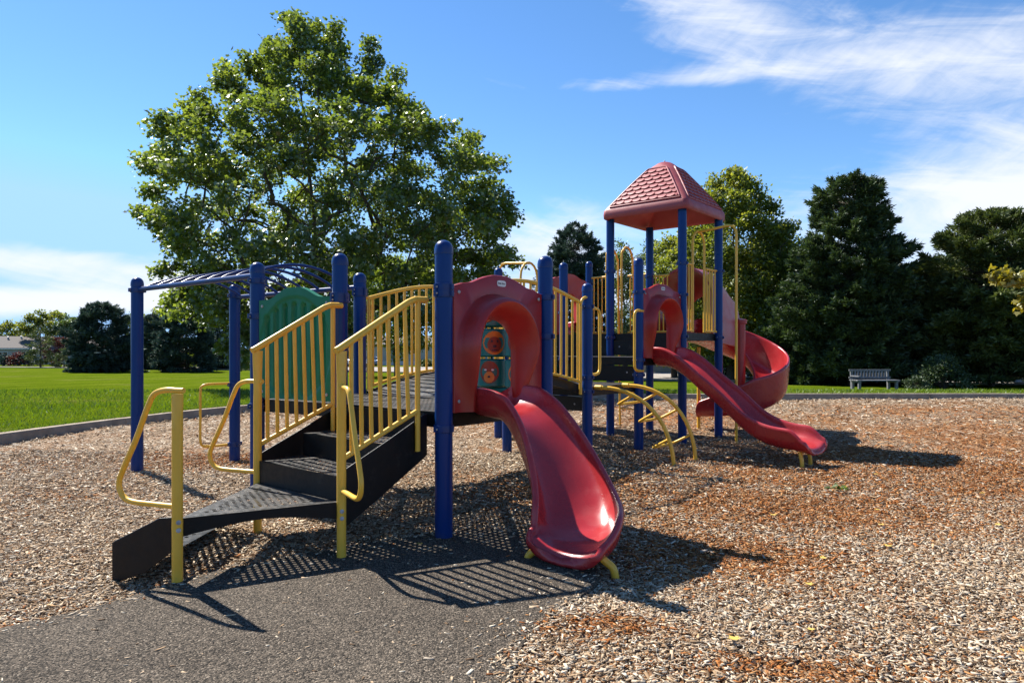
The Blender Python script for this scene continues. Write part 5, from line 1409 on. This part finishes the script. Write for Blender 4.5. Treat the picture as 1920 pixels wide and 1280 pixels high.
conifer('spruce_tree', 'dark conifer at the right edge, half hidden by the broad olive one', at(1960, 40), 40, 9.6, 6.0, 'pine', 55, BL, 1.5, z0=.6)
conifer('spruce_tree', 'dark conifer below the yellow-green tree, right of the spiral slide', at(1520, 40), 40, 5.2, 5.0, 'pine', 56, OV, 1.9, z0=.2, lump=.3)
conifer('spruce_tree', 'dark conifer filling the gap behind the tallest conifer and the olive ones', at(1705, 49), 49, 8.2, 6.2, 'pine', 91, BL, 1.6, z0=.3)
conifer('spruce_tree', 'dark conifer set back behind the broad olive conifer at the right', at(1800, 50), 50, 9.4, 6.6, 'pine', 92, BL, 1.6, z0=.3)
conifer('spruce_tree', 'dark conifer set back between the yellow-green tree and the tallest conifer', at(1540, 50), 50, 8.0, 5.6, 'pine', 93, OV, 1.6, z0=.3)
conifer('spruce_tree', 'blue-green spruce standing behind the tower platform, left of the roof', at(1076, 52), 52, 11.8, 5.8, 'spruce', 57, [(0, .9), (.2, 1), (.45, .93), (.65, .80), (.8, .58), (.92, .34), (1, .05)], 1.8)
conifer('spruce_tree', 'small pointed blue-green spruce left of the one behind the tower platform', at(1010, 60), 60, 9.2, 3.6, 'spruce', 58, None, .9)
conifer('spruce_tree', 'low round blue-green spruce seen under the yellow hoop', at(988, 62), 62, 7.2, 3.6, 'spruce', 59, OV, .9)
conifer('spruce_tree', 'large dense dark spruce alone on the lawn at the left', at(191, 68), 68, 6.8, 5.7, 'spruce', 61, [(0, .95), (.05, 1), (.3, .98), (.5, .92), (.66, .80), (.80, .60), (.92, .40), (1, .10)], 1.9, z0=.1, lump=.48, spray=.5)
conifer('spruce_tree', 'dark spruce on the lawn seen between the two outer blue bar posts', at(350, 69), 69, 6.2, 5.7, 'spruce', 62, BL, 1.8, z0=.1, lump=.48, spray=.5)
conifer('spruce_tree', 'dark spruce partly hidden behind the leftmost blue post', at(285, 82), 82, 6.6, 3.8, 'spruce', 63, OV, 1.8, z0=.1)
conifer('spruce_tree', 'blue-green spruce just left of the far bar post', at(408, 80), 80, 5.6, 4.4, 'spruce', 64, OV, 1.8, z0=.1)
conifer('pine_tree', 'thin young pine with an open crown in front of the left house', at(76, 92), 92, 5.6, 3.4, 'juniper', 65, OV, .6, z0=.4, spray=.5)
conifer('pine_tree', 'small dark pine right beside the large dense spruce', at(120, 90), 90, 2.6, 2.0, 'juniper', 66, OV, .8, z0=.1)
conifer('spruce_tree', 'dark spruce seen behind the blue post beside the green panel', at(470, 84), 84, 6.5, 5, 'spruce', 67, OV, .9, z0=.1)

def shrub(name, label, x, y, h, w, mat, seed, n=2600, leaf=.10, group=None):
    r = np.random.default_rng(seed); root = tag(empty(name, (x, y, tz(x, y))), label, 'shrub', group); paths = []; P = []
    for i in range(34):
        th = r.uniform(0, 2 * pi); e = r.uniform(.15, 1.35); L_ = h * r.uniform(.7, 1.05); tip = np.array([cos(th) * cos(e) * w / 2 * r.uniform(.7, 1.05), sin(th) * cos(e) * w / 2, L_ * sin(e)])
        mid = tip * .5 + np.array([0, 0, .12 * h]); paths.append((np.array([(0, 0, -.05), mid, tip]), np.array([.02, .012, .004])))
        k = r.uniform(.35, 1.05, n // 34)[:, None]; P.append(mid * (1 - k) + tip * k + r.normal(0, .07 * w, (n // 34, 3)) * np.array([1, 1, .7]))
    V, F = tube_arrays(paths, 5); quads_obj('stem', V, F, M['bark'], root, True)
    P = np.concatenate(P); P[:, 2] = np.abs(P[:, 2]); ax = P / (np.linalg.norm(P, axis=1)[:, None] + 1e-9); V, idx = leaves_at(P, ax, leaf, LEAF_S, r, .1)
    fast_mesh('foliage', V, idx.ravel(), np.arange(len(P)) * len(LEAF_S), M[mat], parent=root); return root
shrub('juniper_bush', 'low spreading green bush under the conifers right of the bench', at(1768, 33), 33, 1.5, 2.6, 'pine', 71, 8000, .09)
shrub('juniper_bush', 'small green bush just right of the bench', at(1718, 31.5), 31.5, .62, 1.2, 'pine', 72, 3000, .07)
HB = 'shrubs along the left house wall'
for i, (px_, h_, w_, lab) in enumerate(((6, 1.5, 2.2, 'dark shrub at the far left foot of the gabled house'), (17, 1.6, 2.3, 'dark green shrub second from the left by the house wall'),
                                        (34, 1.9, 3.4, 'wide dark purple shrub by the house wall'), (54, 2.5, 2.6, 'tall dark shrub at the house corner'))):
    shrub('house_shrub', lab, at(px_, 103), 103, h_, w_, 'redleaf' if i == 2 else 'spruce', 80 + i, 1500, .22, HB)
shrub('house_shrub', 'round green shrub at the foot of the long white building', at(800, 96), 96, 1.0, 2.6, 'juniper', 88, 1400, .2)

# ------------------------------------------------------------------ bench
def bench():
    x, y = at(1640, 24.4), 24.4; root = tag(empty('park_bench', (x, y, tz(x, y) - .02), R(4)), 'grey slatted park bench on the grass strip behind the kerb, under the conifers', 'bench')
    w = 1.32
    for sx in (-1, 1):
        X = sx * (w / 2 - .09)
        mb = MB(); mb.box((X - .0, -.16, .19), (.075, .065, .40)); mb.build('leg', M['bench'], root, smooth=False, bevel=.006)
        mb = MB(); mb.box((X - sx * .01, .20, .19), (.075, .065, .40)); mb.build('leg', M['bench'], root, smooth=False, bevel=.006)
        mb = MB(); mb.box((X, .02, .345), (.06, .46, .05)); mb.build('seat_bearer', M['bench'], root, smooth=False)
        mb = MB(); mb.box((X, .245, .33), (.065, .05, .72), (1, 0, 0), (0, .995, -.06)); mb.build('back_post', M['bench'], root, smooth=False, bevel=.006)
    mb = MB()
    for k in range(4): mb.box((0, -.17 + k * .115, .385), (w, .10, .032))
    mb.build('seat', M['bench'], root, smooth=False, bevel=.005)
    mb = MB(); n = 13
    for z in (.675, .455): mb.box((0, .25, z), (w - .02, .035, .055))
    for k in range(n): mb.box((-(w / 2 - .10) + k * (w - .20) / (n - 1), .232, .565), (.058, .02, .28))
    mb.build('backrest', M['bench'], root, smooth=False, bevel=.004)
    mb = MB(); mb.box((-(w / 2 - .09), .03, .505), (.07, .42, .035)); mb.build('armrest', M['bench'], root, smooth=False, bevel=.005)
bench()
_b = bpy.data.objects['park_bench']; _b.scale = (1.2, 1.2, 1.2)

# ------------------------------------------------------------------ buildings
def house(name, label, loc, rz, wid, dep, eave, ridge, wall, nvents=5, over=.45):
    """gable house; ridge along local x, gable ends at +-wid/2"""
    root = tag(empty(name, loc, rz), label, 'house'); a, b = wid / 2, dep / 2
    mb = MB(); mb.add([(-a, -b, -.6), (a, -b, -.6), (a, b, -.6), (-a, b, -.6), (-a, -b, eave), (a, -b, eave), (a, b, eave), (-a, b, eave), (-a, 0, ridge), (a, 0, ridge)],
                      [(0, 1, 5, 4), (2, 3, 7, 6), (1, 2, 6, 9, 5), (3, 0, 4, 8, 7), (3, 2, 1, 0)])
    wo = mb.build('wall', M[wall], root, smooth=False)
    sl = (ridge - eave) / b; rm = MB()
    for s_ in (-1, 1):
        e = s_ * (b + over); ze = eave - over * sl
        rm.slab([(-a - over, 0, ridge + .03), (a + over, 0, ridge + .03), (a + over, e, ze + .03), (-a - over, e, ze + .03)], (0, 0, .14))
    ro = rm.build('roof', M['shingle'], root, smooth=False)
    fm = MB()
    for s_ in (-1, 1):
        fm.box((0, s_ * (b + over + .03), eave - over * sl + .02), (2 * (a + over), .05, .20))
        for g in (-1, 1):
            fm.slab([(g * (a + over + .03), 0, ridge + .16), (g * (a + over + .03), s_ * (b + over), eave - over * sl + .15), (g * (a + over + .03), s_ * (b + over), eave - over * sl - .05), (g * (a + over + .03), 0, ridge - .04)], (.04, 0, 0))
    fm.build('fascia', M['trim'], ro, smooth=False)
    r = random.Random(int(loc[0]))
    for k in range(nvents):
        x = -a * .8 + k * 1.6 * a / max(1, nvents - 1) + r.uniform(-.3, .3); q = r.uniform(.1, .35) * b
        v = MB(); v.lathe([(.13, 0), (.13, .35), (.19, .36), (.19, .42), (.05, .50), (.0001, .50)], (x, -q, ridge - q * sl + .1), 10); v.build('roof_vent', M['trim'] if k % 2 else M['galv'], ro)
    for x in (-a * .45, a * .40):
        w_ = MB(); w_.box((x, -b - .03, eave * .55), (1.5, .06, 1.25)); wn = w_.build('window', M['trim'], root, smooth=False)
        g = MB(); g.box((x - .35, -b - .066, eave * .55), (.60, .02, 1.05)); g.box((x + .35, -b - .066, eave * .55), (.60, .02, 1.05)); g.build('pane', M['glass'], wn, smooth=False)
    return root
HZ = tz(0, 110)
house('gable_house', 'pale grey gabled house with brown roof at the far left edge', (at(18, 114), 117, HZ), R(38), 13, 11, 2.7, 4.55, 'siding', 7)
house('gable_house', 'grey house with brown roof between the thin pine and the large dark spruce', (at(112, 116), 119, HZ), R(32), 9.5, 10, 2.5, 4.35, 'siding', 3)
house('gable_house', 'third brown-roofed house, mostly hidden behind the large dark spruce', (at(160, 124), 126, HZ), R(30), 10, 9, 2.5, 3.7, 'siding', 2)

def long_building():
    x, y = at(765, 112), 112; root = tag(empty('long_building', (x, y, HZ), R(3)), 'long low white building across the street, seen through the stair railings', 'building'); a, b = 14, 5
    mb = MB(); mb.box((0, 0, 1.5), (2 * a, 2 * b, 3.2)); mb.build('wall', M['siding'], root, smooth=False)
    mb = MB(); mb.slab([(-a - .5, -b - .5, 3.1), (a + .5, -b - .5, 3.1), (a + .5, 0, 4.6), (-a - .5, 0, 4.6)], (0, 0, .15)); mb.slab([(-a - .5, b + .5, 3.1), (a + .5, b + .5, 3.1), (a + .5, 0, 4.6), (-a - .5, 0, 4.6)], (0, 0, .15))
    mb.build('roof', M['shingle'], root, smooth=False)
    mb = MB(); mb.box((0, -b - .04, .25), (2 * a, .08, .75)); mb.build('base_band', M['trim'], root, smooth=False)
    for k in (0, 3):
        w_ = MB(); w_.box((-9.5 + k * 6.3, -b - .04, 1.75), (2.3, .08, 1.3)); wn = w_.build('window', M['trim'], root, smooth=False)
        g = MB(); g.box((-9.5 + k * 6.3, -b - .09, 1.75), (2.0, .03, 1.05)); g.build('pane', M['glass'], wn, smooth=False)
long_building()
def beige_building():
    Y = 70; x = at(1322, Y); root = tag(empty('beige_building', (x, Y, tz(x, Y)), R(-6)), 'beige building with an oval dark vent, seen under the tower platform', 'building'); a, b = 7.0, 4.0
    mb = MB(); mb.box((0, 0, 1.45), (2 * a, 2 * b, 3.1)); mb.build('wall', M['beige'], root, smooth=False)
    mb = MB(); mb.box((0, -b - .03, 2.45), (2 * a + .1, .08, .10)); mb.build('cornice_band', M['trim'], root, smooth=False)
    mb = MB()
    mb.slab([(-a - .6, -b - .6, 2.95), (a + .6, -b - .6, 2.95), (a * .55, 0, 4.5), (-a * .55, 0, 4.5)], (0, 0, .14)); mb.slab([(-a - .6, b + .6, 2.95), (a + .6, b + .6, 2.95), (a * .55, 0, 4.5), (-a * .55, 0, 4.5)], (0, 0, .14))
    mb.slab([(-a - .6, -b - .6, 2.95), (-a - .6, b + .6, 2.95), (-a * .55, 0, 4.5)], (0, 0, .14)); mb.slab([(a + .6, -b - .6, 2.95), (a + .6, b + .6, 2.95), (a * .55, 0, 4.5)], (0, 0, .14))
    mb.build('roof', M['shingle'], root, smooth=False)
    mb = MB(); ring = [(.15 + .30 * cos(t) + .12 * sin(t), -b - .015, 1.32 + .46 * sin(t)) for t in np.linspace(0, 2 * pi, 25)[:-1]]; mb.slab(ring, (0, -.04, 0)); mb.build('oval_vent', M['cargo'], root, smooth=False)
    for X in (-4.6, 4.6):
        w_ = MB(); w_.box((X, -b - .04, 1.3), (1.5, .08, 1.2)); wn = w_.build('window', M['trim'], root, smooth=False)
        g = MB(); g.box((X, -b - .09, 1.3), (1.25, .03, .95)); g.build('pane', M['glass'], wn, smooth=False)
beige_building()

# ------------------------------------------------------------------ vehicles (local x = forward)
def car(name, label, loc, rz, paint, kind='sedan', group='vehicles parked along the street'):
    root = tag(empty(name, loc, rz), label, {'sedan': 'car', 'pickup': 'pickup truck', 'suv': 'car'}[kind], group)
    L_, Wd = (4.6, 1.78) if kind != 'pickup' else (5.3, 1.9)
    if kind == 'sedan': prof = [(-2.3, .34, .78), (-2.22, .28, .93), (-1.7, .24, .98), (-.9, .22, 1.0), (.7, .22, .98), (1.0, .22, .95), (1.8, .24, .86), (2.2, .28, .74), (2.3, .36, .62)]
    elif kind == 'suv': prof = [(-2.25, .40, .95), (-2.18, .34, 1.06), (-1.5, .30, 1.1), (.7, .28, 1.1), (1.0, .28, 1.08), (1.9, .30, 1.0), (2.2, .34, .86), (2.27, .42, .72)]
    else: prof = [(-2.65, .50, 1.0), (-2.6, .44, 1.10), (-1.6, .40, 1.12), (0, .38, 1.12), (1.0, .38, 1.12), (1.9, .40, 1.08), (2.5, .44, .98), (2.65, .52, .80)]
    def ringv(x, z0, z1, w, crown=.06):
        h = w / 2; return [(x, -h * .94, z0), (x, -h, lerp(z0, z1, .35)), (x, -h, lerp(z0, z1, .7)), (x, -h * .93, z1), (x, 0, z1 + crown * .4), (x, h * .93, z1), (x, h, lerp(z0, z1, .7)), (x, h, lerp(z0, z1, .35)), (x, h * .94, z0)]
    mb = MB(); n = len(prof); mb.loft([ringv(x, a, b, Wd * (0.86 if i in (0, n - 1) else .96 if i in (1, n - 2) else 1)) for i, (x, a, b) in enumerate(prof)])
    body = mb.build('body', M[paint], root, angle=45)
    if kind == 'sedan': cab = [(-1.75, .97, .98, 1.5), (-1.05, .98, 1.40, 1.28), (-.3, .98, 1.46, 1.24), (.25, .98, 1.42, 1.26), (1.15, .93, .96, 1.5)]
    elif kind == 'suv': cab = [(-2.12, 1.05, 1.10, 1.62), (-1.85, 1.08, 1.66, 1.36), (-.8, 1.08, 1.74, 1.34), (.15, 1.08, 1.70, 1.34), (1.05, 1.06, 1.12, 1.58)]
    else: cab = [(-.75, 1.08, 1.12, 1.7), (-.6, 1.1, 1.72, 1.46), (.0, 1.1, 1.80, 1.44), (.55, 1.1, 1.76, 1.44), (1.35, 1.08, 1.14, 1.66)]
    mb = MB(); mb.loft([[(x, -Wd * .46, z0), (x, -w / 2, z1), (x, 0, z1 + .02), (x, w / 2, z1), (x, Wd * .46, z0)] for x, z0, z1, w in cab])
    cb = mb.build('cabin', M['glass'], body, angle=40)
    mb = MB(); mid = cab[1:4]
    mb.loft([[(x, -w / 2 - .01, z1 - .035), (x, -w / 2 + .04, z1 + .012), (x, 0, z1 + .04), (x, w / 2 - .04, z1 + .012), (x, w / 2 + .01, z1 - .035)] for x, z0, z1, w in mid])
    for s_ in (-1, 1):
        for (x0, z0, w0), (x1, z1, w1) in (((cab[0][0], cab[0][2], Wd * .9), (cab[1][0], cab[1][2], cab[1][3])), ((cab[4][0], cab[4][2], Wd * .9), (cab[3][0], cab[3][2], cab[3][3])), ((-.35, 1.0, Wd * .95), (-.30, cab[2][2], cab[2][3]))):
            mb.tube([(x0, s_ * w0 / 2, z0), (x1, s_ * (w1 / 2 + .005), z1)], .035, 6)
    mb.build('roof', M[paint], body, angle=40)
    if kind == 'pickup':
        mb = MB(); mb.box((-1.68, 0, 1.125), (1.65, Wd * .80, .03)); mb.build('truck_bed', M['cargo'], body, smooth=False)
    wb = 1.38 if kind != 'pickup' else 1.65; rw = .32 if kind == 'sedan' else .37
    for sx in (-1, 1):
        for s_ in (-1, 1):
            c = (sx * wb, s_ * (Wd / 2 - .19), rw); mb = MB(); mb.lathe([(rw * .62, -.005), (rw * .94, 0), (rw, .03), (rw, .19), (rw * .94, .215), (rw * .62, .21)], c, 18, (0, s_, 0)); tw = mb.build('wheel', M['tyre'], root)
            mb = MB(); mb.lathe([(rw * .60, .17), (rw * .60, .205), (rw * .5, .215), (rw * .12, .200), (.0001, .20)], c, 18, (0, s_, 0)); mb.build('rim', M['rim'], tw)
    for s_ in (-1, 1):
        x, z = prof[-2][0], (prof[-2][1] + prof[-2][2]) / 2 + .12
        mb = MB(); mb.box((x + .03, s_ * Wd * .36, z), (.12, .34, .15)); mb.build('headlight', M['trim'], body, smooth=False, bevel=.02)
        x, z = prof[1][0], (prof[1][1] + prof[1][2]) / 2 + .16
        mb = MB(); mb.box((x - .03, s_ * Wd * .37, z), (.10, .30, .16)); mb.build('tail_light', M['lamp_red'], body, smooth=False, bevel=.02)
    return root
def park(px, Y): x = at(px, Y); return (x, Y, tz(x, Y) + .06)
car('parked_car', 'white sedan parked on the street, seen beside the straight wavy slide', park(1384, 51), R(188), 'paint_white')
car('parked_car', 'white pickup parked far across the street, seen left of the stair hand rail', park(662, 96), R(-72), 'paint_white', 'pickup')
car('parked_car', 'blue-grey car parked beside the white pickup', park(697, 98), R(-70), 'paint_blue')
car('parked_car', 'pale van-like car seen between the two blue posts left of the green panel', park(434, 97), R(168), 'paint_silver', 'suv')
car('parked_car', 'white car half hidden behind the thin pine by the left houses', (at(94, 107), 107, tz(0, 107) + .02), R(200), 'paint_white')

# ------------------------------------------------------------------ street furniture
def stop_sign():
    x, y, z = park(772, 88); root = tag(empty('stop_sign', (x, y, tz(x, y)), R(-4)), 'red octagonal stop sign at the street, seen between the railing bars', 'sign')
    mb = MB(); mb.tube([(0, 0, -.2), (0, 0, 2.55)], .035, 10); mb.build('post', M['galv'], root)
    def octo(r, y0, t): return [(r * cos(R(22.5 + 45 * k)), y0, 2.12 + r * sin(R(22.5 + 45 * k))) for k in range(8)]
    mb = MB(); mb.slab(octo(.44, -.04, 0), (0, -.006, 0)); pl = mb.build('sign_plate', M['trim'], root, smooth=False)
    mb = MB(); mb.slab(octo(.405, -.047, 0), (0, -.004, 0)); mb.build('sign_face', M['sign_red'], pl, smooth=False)
    cu = bpy.data.curves.new('sign_text', 'FONT'); cu.body = 'STOP'; cu.size = .36; cu.align_x = 'CENTER'; cu.align_y = 'CENTER'; cu.extrude = .002
    to = bpy.data.objects.new('tmp', cu); COL.objects.link(to); me = bpy.data.meshes.new_from_object(to.evaluated_get(bpy.context.evaluated_depsgraph_get())); bpy.data.objects.remove(to)
    tm = MB(); tm.add([(v.co.x * .82, -.053 - v.co.z, 2.12 + v.co.y) for v in me.vertices], [tuple(p.vertices) for p in me.polygons]); tm.build('lettering', M['trim'], pl, smooth=False)
stop_sign()
def trash_bin():
    Y = 66; x = at(692, Y); root = tag(empty('litter_bin', (x, Y, tz(x, Y))), 'dark litter bin at the edge of the street, seen through the stair railing', 'bin')
    mb = MB(); mb.lathe([(.25, -.05), (.26, .05), (.30, .80), (.31, .82), (.28, .82), (.27, .30), (.0001, .30)], seg=20); mb.build('body', M['cargo'], root)
    mb = MB(); mb.lathe([(.32, .815), (.33, .84), (.30, .93), (.18, .98), (.10, .99), (.0001, .99)], seg=20); mb.build('lid', M['cargo'], root)
    mb = MB(); mb.tube([(.27 * cos(t), .27 * sin(t), .45) for t in np.linspace(0, 2 * pi, 21)[:-1]], .02, 6, closed=True); mb.build('hoop', M['galv'], root)
trash_bin()

# ------------------------------------------------------------------ fallen leaves on the chips
def fallen_leaves():
    r = np.random.default_rng(5); spots = [(2.55, 4.62, 'beside the tip of the curved slide shadow'), (1.98, 4.35, ''), (3.05, 5.7, ''), (2.78, 5.15, ''), (1.42, 3.25, ''), (3.7, 5.2, ''), (4.4, 6.4, ''),
             (3.9, 7.3, ''), (1.7, 3.9, ''), (2.1, 5.5, ''), (5.3, 7.0, ''), (1.02, 3.15, ''), (2.3, 3.05, ''), (-.62, 4.62, ''), (4.9, 8.4, ''), (6.4, 8.8, '')]
    for i, (x, y, _) in enumerate(spots):
        s_ = r.uniform(.035, .06); yaw = r.uniform(0, 2 * pi); mb = MB(); n = len(LEAF)
        pts = []
        for a, b in LEAF:
            X = (a * cos(yaw) - (b - .5) * sin(yaw)) * s_; Y = (a * sin(yaw) + (b - .5) * cos(yaw)) * s_; pts.append((x + X, y + Y, float(gz(np.array(x), np.array(y))) + .030 + .25 * abs(a) * s_ + .3 * (b - .5) ** 2 * s_))
        cen = (x, y, float(gz(np.array(x), np.array(y))) + .028)
        mb.add(pts + [(p[0], p[1], p[2] - .0015) for p in pts], [tuple(range(n)), tuple(reversed(range(n, 2 * n)))] + [(k, n + k, n + (k + 1) % n, (k + 1) % n) for k in range(n)])
        o = mb.build('fallen_leaf', M['leaf_fallen'], smooth=False)
        tag(o, 'small yellow fallen leaf lying on the wood chips', 'leaf', 'fallen leaves on the wood chips')
fallen_leaves()

def leaf_sprig():
    x, y = 3.05, 6.4; z = float(gz(np.array(x), np.array(y))) + .03; r = np.random.default_rng(77)
    root = tag(empty('leaf_sprig', (x, y, z)), 'small dark green leafy sprig lying on the orange wood chips', 'twig')
    MB().tube([(-.10, 0, .0), (-.03, .015, .012), (.05, .0, .01), (.11, -.02, .005)], .003, 6).build('stem', M['bark'], root)
    P = np.column_stack([r.uniform(-.08, .11, 26), r.normal(0, .012, 26), r.uniform(.004, .02, 26)]); ax = np.column_stack([r.normal(.6, .5, 26), r.normal(0, .9, 26), np.full(26, .15)])
    V, idx = leaves_at(P, ax, .05, LEAF_S, r, .0); V[:, 2] = np.clip(V[:, 2], -.01, .05)
    fast_mesh('foliage', V, idx.ravel(), np.arange(26) * len(LEAF_S), M['maple'], parent=root)
leaf_sprig()
